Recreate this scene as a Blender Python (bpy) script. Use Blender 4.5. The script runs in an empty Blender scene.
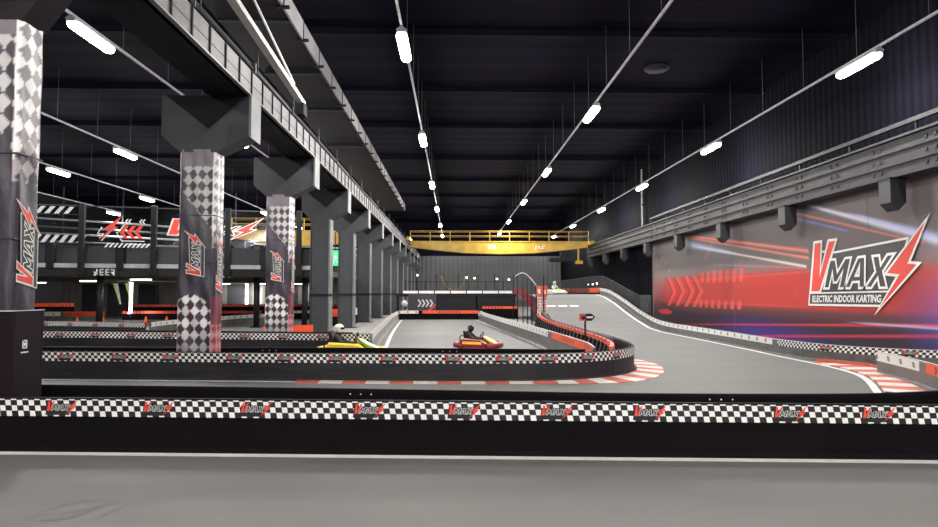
import bpy, math, random
from mathutils import Vector, Matrix
from mathutils.geometry import tessellate_polygon
random.seed(7)
SC = bpy.context.scene
COL = SC.collection
PI = math.pi
ORD = ['first', 'second', 'third', 'fourth', 'fifth', 'sixth', 'seventh', 'eighth', 'ninth', 'tenth',
       'eleventh', 'twelfth', 'thirteenth', 'fourteenth']

# ------------------------------------------------------------------ materials
class Nodes:
    def __init__(s, name):
        s.m = bpy.data.materials.new(name); s.m.use_nodes = True
        s.t = s.m.node_tree; s.b = s.t.nodes['Principled BSDF']
    def n(s, kind, **kw):
        nd = s.t.nodes.new(kind)
        for k, v in kw.items(): setattr(nd, k, v)
        return nd
    def l(s, a, b): s.t.links.new(a, b)
    def math(s, op, a, b=None, c=None):
        nd = s.n('ShaderNodeMath', operation=op)
        for i, v in enumerate((a, b, c)):
            if v is None: continue
            if isinstance(v, (int, float)): nd.inputs[i].default_value = v
            else: s.l(v, nd.inputs[i])
        return nd.outputs[0]
    def mix(s, f, a, b):
        nd = s.n('ShaderNodeMix', data_type='RGBA')
        for i, v in ((0, f), (6, a), (7, b)):
            if isinstance(v, (int, float)): nd.inputs[i].default_value = v
            elif isinstance(v, tuple): nd.inputs[i].default_value = (*v, 1)
            else: s.l(v, nd.inputs[i])
        return nd.outputs[2]
    def uv(s):
        t = s.n('ShaderNodeTexCoord'); x = s.n('ShaderNodeSeparateXYZ'); s.l(t.outputs['UV'], x.inputs[0])
        return x.outputs[0], x.outputs[1]
    def noise(s, scale, detail=3, coord='Object', stretch=None):
        t = s.n('ShaderNodeTexCoord'); nz = s.n('ShaderNodeTexNoise')
        nz.inputs['Scale'].default_value = scale; nz.inputs['Detail'].default_value = detail
        if stretch:
            mp = s.n('ShaderNodeMapping'); mp.inputs['Scale'].default_value = stretch
            s.l(t.outputs[coord], mp.inputs[0]); s.l(mp.outputs[0], nz.inputs['Vector'])
        else: s.l(t.outputs[coord], nz.inputs['Vector'])
        return nz.outputs['Fac']
    def bump(s, h, strength=.3, dist=.02):
        b = s.n('ShaderNodeBump'); b.inputs['Strength'].default_value = strength; b.inputs['Distance'].default_value = dist
        s.l(h, b.inputs['Height']); s.l(b.outputs[0], s.b.inputs['Normal'])

def mat(name, col, rough=.6, metal=0, var=.25, scale=6, emis=None, estr=0, spec=.5, bump=0, stretch=None):
    k = Nodes(name)
    nz = k.noise(scale, 4, stretch=stretch)
    f = k.math('MULTIPLY_ADD', nz, 1.6, -.3)
    lo = tuple(c * (1 - var) for c in col); hi = tuple(min(1, c * (1 + var)) for c in col)
    k.l(k.mix(f, lo, hi), k.b.inputs['Base Color'])
    k.b.inputs['Roughness'].default_value = rough; k.b.inputs['Metallic'].default_value = metal
    k.b.inputs['Specular IOR Level'].default_value = spec
    if emis:
        k.b.inputs['Emission Color'].default_value = (*emis, 1); k.b.inputs['Emission Strength'].default_value = estr
        k.m.cycles.emission_sampling = 'NONE'
    if bump: k.bump(nz, bump)
    return k.m

M = {}
M['black'] = mat('barrier_black', (.0036, .0026, .0034), .75, spec=.08, var=.35, scale=2.5)
M['panel_grey'] = mat('barrier_worn_panel', (.10, .10, .095), .6, var=.5, scale=3)
M['panel_mid'] = mat('barrier_scuffed_panel', (.016, .015, .018), .5, spec=.3, var=.6, scale=2, stretch=(.5, .5, 6))
M['panel_brown'] = mat('barrier_brown_grey_panel', (.13, .115, .11), .6, var=.3, scale=3)
M['dark'] = mat('dark_metal', (.007, .007, .009), .55, spec=.25)
M['steel'] = mat('slate_painted_steel', (.027, .030, .036), .55, var=.2, scale=2)
M['steel_edge'] = mat('pale_steel_edge', (.17, .175, .18), .5, var=.2, scale=3)
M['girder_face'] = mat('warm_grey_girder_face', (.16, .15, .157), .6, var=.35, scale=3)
M['girder_dark'] = mat('girder_dark_and_shade_paint', (.011, .009, .013), .7, spec=.2)  # dark girder paint, also stands in for shade on first bracket and notches
M['girder_right'] = mat('riveted_girder_grey', (.025, .024, .026), .55, var=.5, scale=2.5, spec=.3)
M['groove'] = mat('groove_black', (.006, .006, .007), .7)
M['white'] = mat('white_paint', (.72, .72, .70), .55, var=.12, scale=8)
M['white_dull'] = mat('dull_white_plastic', (.55, .55, .55), .5, var=.2, scale=5)
M['red'] = mat('red_plastic', (.62, .045, .03), .45, var=.2)
M['logo_red'] = mat('logo_red_print', (.72, .05, .03), .5, var=.1)
M['logo_dark'] = mat('logo_charcoal_print', (.035, .032, .034), .5)
M['rail_red'] = mat('faded_red_rail', (.62, .09, .05), .5, var=.45, scale=4)
M['orange'] = mat('orange_plastic', (.75, .10, .02), .45)
M['yellow'] = mat('crane_yellow_paint', (.50, .30, .02), .45, var=.3, scale=1.5)
M['yellow_dark'] = mat('crane_dark_yellow', (.25, .14, .02), .5)
M['kart_yellow'] = mat('kart_yellow_plastic', (.8, .55, .05), .35)
M['kart_green'] = mat('kart_lime_plastic', (.35, .7, .08), .35)
M['kart_red'] = mat('kart_crimson_plastic', (.22, .006, .018), .35)
M['rubber'] = mat('tyre_rubber', (.012, .012, .012), .8)
M['cloth_black'] = mat('black_overall_cloth', (.02, .02, .024), .8)
M['glove'] = mat('glove_dark_grey', (.04, .04, .045), .7)
M['cable'] = mat('pale_trunking_metal', (.5, .49, .52), .5)
M['wire'] = mat('thin_wire_grey', (.12, .12, .14), .5)
M['roofbeam'] = mat('roof_beam_dark', (.0065, .0058, .011), .9, spec=.04)
M['tube'] = mat('lit_lamp_tube', (.9, .9, .85), .4, emis=(1, .97, .86), estr=20)
M['tube_soft'] = mat('soft_lit_tube', (.9, .9, .85), .4, emis=(1, .97, .82), estr=5)
M['housing'] = mat('lamp_housing_white', (.3, .3, .32), .5)
M['green_sign'] = mat('exit_sign_green', (.02, .5, .12), .5, emis=(.03, .8, .2), estr=1.2)
M['silver'] = mat('silver_cladding', (.2, .195, .18), .35, metal=.5, var=.5, scale=1.2, stretch=(6, 6, .3))
M['under'] = mat('soffit_brown', (.10, .085, .075), .7)
M['banner'] = mat('purple_black_banner', (.035, .028, .045), .6)
M['ledge'] = mat('grey_balustrade_ledge', (.3, .31, .33), .5)
M['islandfloor'] = mat('pale_concrete', (.26, .25, .235), .7, var=.2, scale=1)
M['visor'] = mat('visor_black', (.01, .01, .012), .15)
M['skirt'] = mat('ramp_skirt_black', (.012, .012, .014), .7)
M['brown_wall'] = mat('charcoal_cladding', (.014, .014, .019), .5)

M['upper_wall_shade'] = mat('upper_wall_shade_paint', (.005, .0045, .009), .8, spec=.05)
M['edge_panel'] = mat('overhead_edge_grey', (.24, .235, .245), .6, var=.25, scale=1)
M['corbel'] = mat('corbel_dark_grey', (.013, .013, .016), .5)
def asphalt():
    k = Nodes('asphalt_track')
    a = k.noise(.35, 5); b = k.noise(60, 2); c = k.noise(1.3, 6, stretch=(.25, 1.6, 1))
    f = k.math('ADD', k.math('MULTIPLY', a, .6), k.math('MULTIPLY', c, .4))
    f = k.math('MULTIPLY_ADD', f, 3.0, -1.0)
    cl = k.n('ShaderNodeClamp'); k.l(f, cl.inputs[0])
    col = k.mix(cl.outputs[0], (.125, .122, .118), (.165, .161, .155))
    col = k.mix(k.math('MULTIPLY', b, .25), col, (.10, .10, .10))
    k.l(col, k.b.inputs['Base Color']); k.b.inputs['Roughness'].default_value = .62
    k.b.inputs['Specular IOR Level'].default_value = .35
    k.bump(b, .15, .004)
    return k.m
M['asphalt'] = asphalt()

def corrug(name, c0, c1, period, axis='y', metal=.0, rough=.45, spec=.5):
    k = Nodes(name)
    t = k.n('ShaderNodeTexCoord'); x = k.n('ShaderNodeSeparateXYZ'); k.l(t.outputs['Object'], x.inputs[0])
    v = x.outputs['XYZ'.index(axis.upper())]
    w = k.math('SINE', k.math('MULTIPLY', v, 2 * PI / period))
    f = k.math('MULTIPLY_ADD', w, .5, .5)
    nz = k.noise(.5, 4)
    col = k.mix(f, c0, c1); col = k.mix(k.math('MULTIPLY', nz, .5), col, tuple(q * .6 for q in c0))
    k.l(col, k.b.inputs['Base Color']); k.b.inputs['Roughness'].default_value = rough
    k.b.inputs['Specular IOR Level'].default_value = spec; k.b.inputs['Metallic'].default_value = metal
    k.bump(f, .5, .03)
    return k.m
M['cladding'] = corrug('dark_corrugated_wall', (.0028, .0026, .0052), (.0055, .0055, .0095), .35, 'y', .0, .8, .03)
M['backwall'] = corrug('grey_corrugated_wall', (.055, .057, .062), (.072, .075, .080), .6, 'x')
M['ceiling'] = corrug('navy_black_roof_deck', (.0044, .0036, .0086), (.0054, .0046, .0102), 1.4, 'y', 0, .9, .04)

def checks(name, sq=.066, light=(.92, .90, .88), dark=(.007, .0065, .007)):
    k = Nodes(name); u, v = k.uv()
    us = k.math('DIVIDE', k.math('ADD', u, k.math('MULTIPLY', v, .16)), sq)
    vs = k.math('DIVIDE', v, .0605)
    a = k.math('ADD', k.math('FLOOR', us), k.math('FLOOR', vs))
    par = k.math('FLOORED_MODULO', a, 2.0)
    # thin dark seams so the pale squares read as tiles
    du = k.math('ABSOLUTE', k.math('SUBTRACT', k.math('FRACT', us), .5))
    seam = k.math('LESS_THAN', du, .455)
    f = k.math('MULTIPLY', par, seam)
    nz = k.noise(3, 4)
    lt = k.mix(nz, tuple(c * .75 for c in light), light)
    k.l(k.mix(f, dark, lt), k.b.inputs['Base Color']); k.b.inputs['Roughness'].default_value = .5
    return k.m
M['check'] = checks('check_pattern_band')

def arrows():
    k = Nodes('orange_arrow_band'); u, v = k.uv()
    w = k.math('ABSOLUTE', k.math('SUBTRACT', v, .1))
    p = k.math('FRACT', k.math('DIVIDE', k.math('ADD', u, w), .22))
    on = k.math('LESS_THAN', p, .38)
    sec = k.math('LESS_THAN', k.math('FRACT', k.math('DIVIDE', u, 2.6)), .55)
    core = k.math('LESS_THAN', w, .07)
    f = k.math('MULTIPLY', k.math('MULTIPLY', on, sec), core)
    k.l(k.mix(f, (.74, .075, .018), (.10, .008, .008)), k.b.inputs['Base Color']); k.b.inputs['Roughness'].default_value = .45
    return k.m
M['arrow'] = arrows()

def whites():
    k = Nodes('white_marked_band'); u, v = k.uv()
    p = k.math('LESS_THAN', k.math('FRACT', k.math('DIVIDE', k.math('ADD', u, k.math('MULTIPLY', v, .3)), .55)), .2)
    c = k.math('LESS_THAN', k.math('ABSOLUTE', k.math('SUBTRACT', v, .1)), .055)
    k.l(k.mix(k.math('MULTIPLY', p, c), (.70, .68, .66), (.20, .17, .17)), k.b.inputs['Base Color'])
    k.b.inputs['Roughness'].default_value = .5
    return k.m
M['whiteband'] = whites()

def attr_mat(name, rough=.55, bumpy=0):
    k = Nodes(name); a = k.n('ShaderNodeAttribute'); a.attribute_name = 'paint'
    nz = k.noise(2.0, 5)
    k.l(k.mix(k.math('MULTIPLY', nz, .12), a.outputs['Color'], (.03, .03, .035)), k.b.inputs['Base Color'])
    k.b.inputs['Roughness'].default_value = rough
    if bumpy:
        k.bump(k.noise(1.6, 5, stretch=(1.5, 1.5, .9)), bumpy, .08)
    return k.m
M['mural'] = attr_mat('printed_mural', .6); M['mural'].node_tree.nodes['Principled BSDF'].inputs['Specular IOR Level'].default_value = .15
M['wrap'] = attr_mat('printed_column_fabric', .45, .55)

def glass():
    k = Nodes('clear_glass_panel')
    tr = k.n('ShaderNodeBsdfTransparent'); gl = k.n('ShaderNodeBsdfGlossy'); mx = k.n('ShaderNodeMixShader')
    tr.inputs[0].default_value = (.82, .86, .9, 1); gl.inputs['Roughness'].default_value = .08
    gl.inputs[0].default_value = (.7, .75, .8, 1)
    nz = k.noise(1.0, 2)
    k.l(k.math('MULTIPLY_ADD', nz, .06, .04), mx.inputs[0]); k.l(tr.outputs[0], mx.inputs[1]); k.l(gl.outputs[0], mx.inputs[2])
    k.l(mx.outputs[0], k.t.nodes['Material Output'].inputs[0])
    return k.m
M['glass'] = glass()

# ------------------------------------------------------------------ mesh builder
class MB:
    def __init__(s): s.v = []; s.f = []; s.uv = []; s.mi = []; s.smooth = []
    def face(s, pts, uv=None, mi=0, smooth=False):
        b = len(s.v); s.v += [tuple(p) for p in pts]; s.f.append(tuple(range(b, b + len(pts))))
        s.uv.append(uv or [(0, 0)] * len(pts)); s.mi.append(mi); s.smooth.append(smooth); return s
    def mesh(s, vs, fs, mi=0, smooth=False):
        b = len(s.v); s.v += [tuple(p) for p in vs]
        for f in fs:
            s.f.append(tuple(i + b for i in f)); s.uv.append([(0, 0)] * len(f)); s.mi.append(mi); s.smooth.append(smooth)
        return s
    def box(s, x0, x1, y0, y1, z0, z1, mi=0, ch=0):
        """box, with its vertical and horizontal edges cut back by ch when given"""
        if not ch:
            vs = [(x, y, z) for z in (z0, z1) for x, y in ((x0, y0), (x1, y0), (x1, y1), (x0, y1))]
            return s.mesh(vs, [(3, 2, 1, 0), (4, 5, 6, 7), (0, 1, 5, 4), (1, 2, 6, 5), (2, 3, 7, 6), (3, 0, 4, 7)], mi)
        def ring(i, z):
            a, b, c, d = x0 + i, x1 - i, y0 + i, y1 - i
            k = ch
            return [(a + k, c, z), (b - k, c, z), (b, c + k, z), (b, d - k, z), (b - k, d, z), (a + k, d, z), (a, d - k, z), (a, c + k, z)]
        return s.loft([ring(ch * .6, z0), ring(0, z0 + ch * .6), ring(0, z1 - ch * .6), ring(ch * .6, z1)], mi)
    def loft(s, rings, mi=0, smooth=False, cap=True, closed=True):
        n = len(rings[0]); vs = [p for r in rings for p in r]; fs = []
        for i in range(len(rings) - 1):
            for j in range(n if closed else n - 1):
                a, b = i * n + j, i * n + (j + 1) % n
                fs.append((a, b, b + n, a + n))
        if cap: fs.append(tuple(reversed(range(n)))); fs.append(tuple(range(len(vs) - n, len(vs))))
        return s.mesh(vs, fs, mi, smooth)
    def tube(s, p0, p1, r, n=8, r2=None, mi=0):
        return s.path([p0, p1], r, n, mi, [r, r if r2 is None else r2])
    def path(s, pts, r, n=8, mi=0, rs=None):
        pts = [Vector(p) for p in pts]; rings = []; ref = None
        for i, p in enumerate(pts):
            d = (pts[min(i + 1, len(pts) - 1)] - pts[max(i - 1, 0)]).normalized()
            if ref is None: ref = Vector((0, 0, 1)) if abs(d.z) < .9 else Vector((1, 0, 0))
            a = d.cross(ref).normalized(); b = d.cross(a).normalized(); ref = b.cross(d) if False else ref
            q = rs[i] if rs else r
            rings.append([p + a * math.cos(2 * PI * k / n) * q + b * math.sin(2 * PI * k / n) * q for k in range(n)])
        return s.loft(rings, mi, True)
    def prism(s, poly, f, a, b, mi=0):
        """poly of 2D points, f(u, v, w) -> 3D point, extruded from w=a to w=b"""
        n = len(poly)
        A = [f(u, v, a) for u, v in poly]; B = [f(u, v, b) for u, v in poly]
        tr = tessellate_polygon([[Vector((u, v, 0)) for u, v in poly]])
        s.mesh(A + B, [tuple(t) for t in tr] + [tuple(i + n for i in reversed(t)) for t in tr] +
               [(i, (i + 1) % n, (i + 1) % n + n, i + n) for i in range(n)], mi)
        return s
    def fill(s, loops, f, w=0, mi=0):
        tr = tessellate_polygon([[Vector((u, v, 0)) for u, v in lp] for lp in loops])
        flat = [p for lp in loops for p in lp]
        return s.mesh([f(u, v, w) for u, v in flat], [tuple(t) for t in tr], mi)
    def outline(s, loop, f, width, w=0, mi=0, closed=True):
        n = len(loop); P = [Vector(p) for p in loop]; I = []; O = []
        for i in range(n):
            e0 = (P[i] - P[i - 1]).normalized() if (closed or i > 0) else (P[1] - P[0]).normalized()
            e1 = (P[(i + 1) % n] - P[i]).normalized() if (closed or i < n - 1) else e0
            nn = Vector((-e0.y - e1.y, e0.x + e1.x))
            if nn.length < .05: nn = Vector((-e0.y, e0.x))
            nn.normalize(); c = max(.3, nn.dot(Vector((-e0.y, e0.x))))
            o = nn * (width / 2 / c); I.append(P[i] + o); O.append(P[i] - o)
        vs = [f(p.x, p.y, w) for p in I + O]
        return s.mesh(vs, [(i, (i + 1) % n, (i + 1) % n + n, i + n) for i in range(n if closed else n - 1)], mi)
    def ball(s, c, r, sx=1, sy=1, sz=1, n=12, m=8, mi=0, top=1.0):
        rings = []
        for i in range(1, m):
            a = PI * i / m
            rings.append([(c[0] + r * sx * math.sin(a) * math.cos(2 * PI * k / n), c[1] + r * sy * math.sin(a) * math.sin(2 * PI * k / n),
                           c[2] - r * sz * math.cos(a)) for k in range(n)])
        return s.loft(rings, mi, True)

def tag(o, label=None, cat=None, group=None, kind=None):
    if label: o['label'] = label
    if cat: o['category'] = cat
    if group: o['group'] = group
    if kind: o['kind'] = kind
    return o
def wpos(o):
    p = Vector((0, 0, 0))
    while o: p += o.location; o = o.parent
    return p
def build(name, mb, m, parent=None, origin=None, local=False, kind=None, label=None):
    """link the collected faces as ONE mesh object; coordinates are world unless local"""
    me = bpy.data.meshes.new(name)
    off = Vector((0, 0, 0))
    if parent is not None and not local: off = wpos(parent)
    if parent is None and origin is not None: off = Vector(origin)
    me.from_pydata([tuple(Vector(v) - off) for v in mb.v], [], mb.f)
    for x in (m if isinstance(m, (list, tuple)) else [m]): me.materials.append(x)
    ul = me.uv_layers.new(name='UVMap').data
    i = 0
    for fi, f in enumerate(mb.f):
        p = me.polygons[fi]; p.material_index = mb.mi[fi]; p.use_smooth = mb.smooth[fi]
        for k in range(len(f)): ul[i].uv = mb.uv[fi][k]; i += 1
    me.validate(); me.update()
    o = bpy.data.objects.new(name, me); COL.objects.link(o)
    if parent is not None: o.parent = parent
    elif origin is not None: o.location = origin
    if kind: o['kind'] = kind
    if label: o['label'] = label
    return o
def thing(name, label, cat, loc=(0, 0, 0), group=None, rz=0):
    o = bpy.data.objects.new(name, None); COL.objects.link(o); o.empty_display_size = .2
    o.location = loc; o.rotation_euler = (0, 0, rz)
    return tag(o, label, cat, group)
def copy_tree(o, parent=None):
    c = o.copy(); COL.objects.link(c)
    if parent is not None: c.parent = parent
    for ch in [q for q in bpy.data.objects if q.parent == o]: copy_tree(ch, c)
    return c
def struct(name, mb, m): return build(name, mb, m, kind='structure')

# ------------------------------------------------------------------ paths
def smooth(pts, step=.25):
    P = [Vector(p) for p in pts]; out = []
    for i in range(len(P) - 1):
        p0, p1, p2, p3 = P[max(i - 1, 0)], P[i], P[i + 1], P[min(i + 2, len(P) - 1)]
        # centripetal style tangents, scaled by chord so uneven spacing does not overshoot
        d = (p2 - p1).length; n = max(1, int(d / step))
        t1 = ((p2 - p0) / max(1e-6, (p2 - p1).length + (p1 - p0).length)) * d
        t2 = ((p3 - p1) / max(1e-6, (p3 - p2).length + (p2 - p1).length)) * d
        for k in range(n):
            t = k / n; h = t * t
            out.append(p1 * (2 * h * t - 3 * h + 1) + t1 * (h * t - 2 * h + t) + p2 * (3 * h - 2 * h * t) + t2 * (h * t - h))
    out.append(P[-1]); return out
def frame(P, side):
    """arc length and track-facing horizontal normal at every point"""
    S = [0]; N = []
    for i in range(len(P)):
        d = P[min(i + 1, len(P) - 1)] - P[max(i - 1, 0)]; d.z = 0; d.normalize()
        N.append(Vector((d.y, -d.x, 0)) * side)
        if i: S.append(S[-1] + (P[i] - P[i - 1]).length)
    return S, N
def at_s(P, S, N, s):
    for i in range(len(S) - 1):
        if S[i + 1] >= s:
            t = (s - S[i]) / max(1e-6, S[i + 1] - S[i]); return P[i].lerp(P[i + 1], t), N[i].lerp(N[i + 1], t).normalized()
    return P[-1], N[-1]
def s_near(P, S, x, y=None):
    if y is None:
        for i in range(len(P) - 1):
            a, b = P[i].x, P[i + 1].x
            if (a - x) * (b - x) <= 0 and a != b: return S[i] + (S[i + 1] - S[i]) * (x - a) / (b - a)
    best = min(range(len(P)), key=lambda i: abs(P[i].x - x) if y is None else (P[i].x - x) ** 2 + (P[i].y - y) ** 2)
    return S[best]

# ------------------------------------------------------------------ the VMAX emblem
def F2(p, q): return lambda u, v, w: p + q
LOGO = dict(
    plate=[(.06, .21), (.45, 2.3), (1.8, 2.16), (5.4, 2.36), (4.95, 1.25), (4.16, .25)],
    vo=[(.48, 2.68), (1.07, 2.68), (.93, 1.61), (1.39, 2.68), (2.0, 2.67), (.86, .64), (.15, .64)],
    vi=[(.59, 2.58), (.96, 2.58), (.82, 1.25), (1.47, 2.58), (1.84, 2.58), (.78, .74), (.27, .74)],
    bolt=[(6.27, 2.92), (4.39, 1.28), (4.96, 1.22), (3.93, .02), (5.87, 1.56), (5.46, 1.61)])
def letters():
    raw = dict(M=([(0, 0), (0, 1), (.27, 1), (.5, .56), (.73, 1), (1, 1), (1, 0), (.74, 0), (.74, .55), (.58, .2), (.42, .2), (.26, .55), (.26, 0)],),
               A=([(0, 0), (.33, 1), (.67, 1), (1, 0), (.72, 0), (.66, .2), (.34, .2), (.28, 0)], [(.42, .4), (.58, .4), (.5, .72)]),
               X=([(0, 0), (.33, .5), (.02, 1), (.33, 1), (.5, .70), (.67, 1), (.98, 1), (.67, .5), (1, 0), (.68, 0), (.5, .30), (.32, 0)],))
    out = []
    for ch, x0, wd in (('M', 1.08, 1.22), ('A', 2.30, 1.08), ('X', 3.36, 1.08)):
        loops = []
        for lp in raw[ch]:
            loops.append([(x0 + u * wd + v * .42, .84 + v * (1.06 + .02 * u)) for u, v in lp])
        out.append((ch, loops))
    return out
LETTERS = letters()
def emblem_parts(f, parent, scale=1, tagline=True, plate=True, names=True, depth=1.0, mats=None):
    """f(u, v, w): emblem coordinates (metres at full size) plus lift w off the surface"""
    d = .004 * depth
    if plate:
        mb = MB().fill([LOGO['plate']], f, d)
        build('emblem_plate', mb, M['logo_dark'], parent)
        mb = MB().outline(LOGO['plate'], f, .075, d * 1.5)
        mb.outline([(.2, .66), (4.45, .72)], f, .05, d * 1.5, closed=False)
        build('plate_outline', mb, M['white'], parent)
    mb = MB().fill([LOGO['vo']], f, d * 2); build('letter_outline', mb, M['white'], parent)
    mb = MB().fill([LOGO['vi']], f, d * 3); build('letter', mb, M['logo_red'], parent)
    for ch, loops in LETTERS:
        mb = MB().fill(loops, f, d * 2); build('letter', mb, M['logo_dark'], parent)
        mb = MB()
        for lp in loops: mb.outline(lp, f, .085, d * 3)
        build('letter_outline', mb, M['white'], parent)
    mb = MB().fill([LOGO['bolt']], f, d * 4); build('lightning_bolt', mb, M['logo_red'], parent)
    mb = MB().outline(LOGO['bolt'], f, .09, d * 5); build('bolt_outline', mb, M['white'], parent)
def emblem_small(f, parent):
    """the small print on the bands: one mesh of three inks"""
    mb = MB()
    mb.fill([[(.0, .0), (.25, 2.1), (5.2, 2.1), (4.6, 0)]], f, .002, 1)
    mb.fill([LOGO['vi']], f, .005, 0)
    for ch, loops in LETTERS:
        mb.fill(loops, f, .003, 1)
        for lp in loops: mb.outline(lp, f, .10, .004, 2)
    mb.fill([LOGO['bolt']], f, .005, 0)
    return build('emblem_print', mb, [M['logo_red'], M['groove'], M['white_dull']], parent)
def text_mesh(txt, f, size, stretch=1, bold=.02):
    cu = bpy.data.curves.new('t', 'FONT'); cu.body = txt; cu.size = size; cu.offset = bold; cu.fill_mode = 'FRONT'; cu.resolution_u = 2
    o = bpy.data.objects.new('t', cu); COL.objects.link(o)
    dg = bpy.context.evaluated_depsgraph_get(); me = bpy.data.meshes.new_from_object(o.evaluated_get(dg))
    mb = MB().mesh([f(v.co.x * stretch, v.co.y, 0) for v in me.vertices], [tuple(p.vertices) for p in me.polygons])
    wd = max(v.co.x for v in me.vertices) * stretch if me.vertices else 0
    bpy.data.objects.remove(o); bpy.data.curves.remove(cu); bpy.data.meshes.remove(me)
    return mb, wd

# ------------------------------------------------------------------ heights of the right-hand lane
RZ = [(26.0, 0), (27.2, .01), (28.7, .10), (30.9, .41), (33, .78), (34.8, 1.14), (37.2, 1.49), (39.4, 1.65), (60, 1.65)]
def rz(y):
    if y <= RZ[0][0]: return 0
    for (a, b), (c, d) in zip(RZ, RZ[1:]):
        if y <= c:
            t = (y - a) / (c - a); return b + (d - b) * t
    return 1.65
def on_ramp(pts): return [(x, y, rz(y)) for x, y in pts]
def flat(pts, z=0): return [(x, y, z) for x, y in pts]

# ================================================================== THE SETTING
# right lane / trench boundary
RB = [(9.55, 80), (9.55, 60), (9.55, 40), (9.5, 27), (9.32, 20), (9.3, 17.2), (9.6, 15.6), (10.2, 14.7), (11.2, 14.05), (14.05, 13.5)]
outline = [(-38, -30), (14.05, -30)] + RB[::-1] + [(-38, 80)]
struct('floor', MB().prism(outline, lambda u, v, w: (u, v, w), -1.0, 0), M['asphalt'])
struct('floor', MB().box(9.3, 14.3, 13, 80.3, -1.15, -1.0), M['islandfloor'])
struct('ceiling', MB().box(-38, 14.3, -30, 80.3, 11.0, 11.3), M['ceiling'])
struct('wall_right', MB().box(14.05, 14.3, -30, 80.3, -1.0, 11.0), M['cladding'])
struct('wall_back', MB().box(-38, 14.05, 80, 80.3, -1.0, 6.6), M['backwall'])
struct('wall_back', MB().box(-38, 14.05, 79.9, 80.3, 6.601, 11.0), M['upper_wall_shade'])  # same wall above the crane, its lack of light painted near black
struct('wall_left', MB().box(-38.3, -38, -30, 80.3, 0, 11.0), M['brown_wall'])
struct('wall_front', MB().box(-38, 14.05, -30.2, -30, 0, 11.0), M['brown_wall'])

# painted lines (kind = structure, part of the floor)
def line(pts, width, step=.3, name='trim_1', z=.004, m='white', ramp=False):
    P = smooth(pts, step)
    if ramp:
        for p in P: p.z = rz(p.y)
    S, N = frame(P, 1); mb = MB()
    for i in range(len(P) - 1):
        a, b = N[i] * width / 2, N[i + 1] * width / 2; up = Vector((0, 0, z))
        mb.face([P[i] - a + up, P[i + 1] - b + up, P[i + 1] + b + up, P[i] + a + up])
    return struct(name, mb, M[m])
line(flat([(-9, 7.10), (-5, 6.885), (0, 6.585), (5.05, 6.28), (8.5, 6.07)]), .125, name='trim_1')
line(flat([(-14, 13.05), (-8.5, 12.66), (-3.12, 12.2)]), .16, name='trim_2')
line(on_ramp([(7.2, 10.2), (7.42, 10.61), (8.12, 11.83), (8.6, 12.9), (8.82, 14.0), (8.9, 15.05), (8.92, 16.33), (9.03, 18.4), (9.14, 21.4), (9.2, 23.6), (9.23, 26.6),
               (9.2, 28.7), (9.2, 31), (9.2, 34), (9.2, 37.2), (9.2, 40), (9.0, 42.5), (8.2, 44.6)]), .13, name='trim_3', z=.014, ramp=True)
line(flat([(1.45, 39.8), (1.75, 35), (2.36, 27.5), (2.75, 21.5), (2.88, 19.06), (2.92, 15)]), .11, name='trim_4')
line(flat([(-1.9, 16.5), (-2.12, 18.9), (-2.7, 27), (-3.3, 38), (-3.35, 39.6)]), .13, name='trim_5')
line(flat([(-3.35, 40.0), (1.45, 40.0)]), .14, name='trim_6')
mb = MB()
for x0 in (5.2, 5.85, 6.5):
    mb.face([(x0, 34.0, rz(34.0) + .014), (x0 + .5, 34.0, rz(34.0) + .014), (x0 + .5, 34.35, rz(34.35) + .014), (x0, 34.35, rz(34.35) + .014)])
struct('trim_7', mb, M['white'])
# faint tyre scuff loops in the foreground
mb = MB()
for pts in ([(-3.30, 4.88), (-3.22, 5.22), (-3.02, 5.32), (-2.92, 5.16), (-3.12, 5.02)], [(-3.2, 4.86), (-2.98, 4.92), (-2.92, 5.12), (-2.84, 5.28)],
            [(-2.78, 4.90), (-2.70, 5.28)]):
    P = smooth(flat(pts), .05); S, N = frame(P, 1)
    for i in range(len(P) - 1):
        a, b = N[i] * .012, N[i + 1] * .012; up = Vector((0, 0, .003))
        mb.face([P[i] - a + up, P[i + 1] - b + up, P[i + 1] + b + up, P[i] + a + up])
M['scuff'] = mat('tyre_scuff', (.13, .128, .125), .7)
struct('trim_8', mb, M['scuff'])
# pale concrete islands between the lanes
mb = MB().fill([[(3.15, 14.6), (3.1, 19), (2.75, 24), (2.3, 29), (1.9, 34), (1.75, 41), (4.3, 41), (4.3, 30), (4.25, 20), (4.1, 15.2), (3.7, 14.3)]],
               lambda u, v, w: (u, v, .006))
mb.fill([[(-2.45, 18.3), (-2.95, 27), (-3.65, 39), (-3.9, 44), (-8, 60), (-8, 18.9)]], lambda u, v, w: (u, v, .006))
struct('floor', mb, M['islandfloor'])

# ramp body and deck
ys = [26, 27.2, 28, 28.7, 29.8, 30.899, 30.9, 32, 33, 34, 34.8, 36, 37.2, 38.3, 39.4]
mb = MB(); X0, X1 = 4.45, 9.56
for a, b in zip(ys, ys[1:]):
    za, zb = rz(a) + .006, rz(b) + .006
    X0 = 4.45 if b < 30.9 else 4.95
    mb.face([(X0, a, za), (X1, a, za), (X1, b, zb), (X0, b, zb)], mi=0)
    mb.face([(X0, b, -.0), (X0, a, -.0), (X0, a, za), (X0, b, zb)], mi=1)
    mb.face([(X1, a, -1), (X1, b, -1), (X1, b, zb), (X1, a, za)], mi=1)
rp = struct('floor', mb, [M['asphalt'], M['skirt']])
deck = [(4.95, 39.4), (9.56, 39.4), (9.75, 42), (9.4, 45), (8.4, 46.9), (6.5, 47.6), (1, 47.6), (1, 43.5), (4.95, 42.6)]
struct('floor', MB().prism(deck, lambda u, v, w: (u, v, w), 1.25, 1.656), M['asphalt'])

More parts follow.
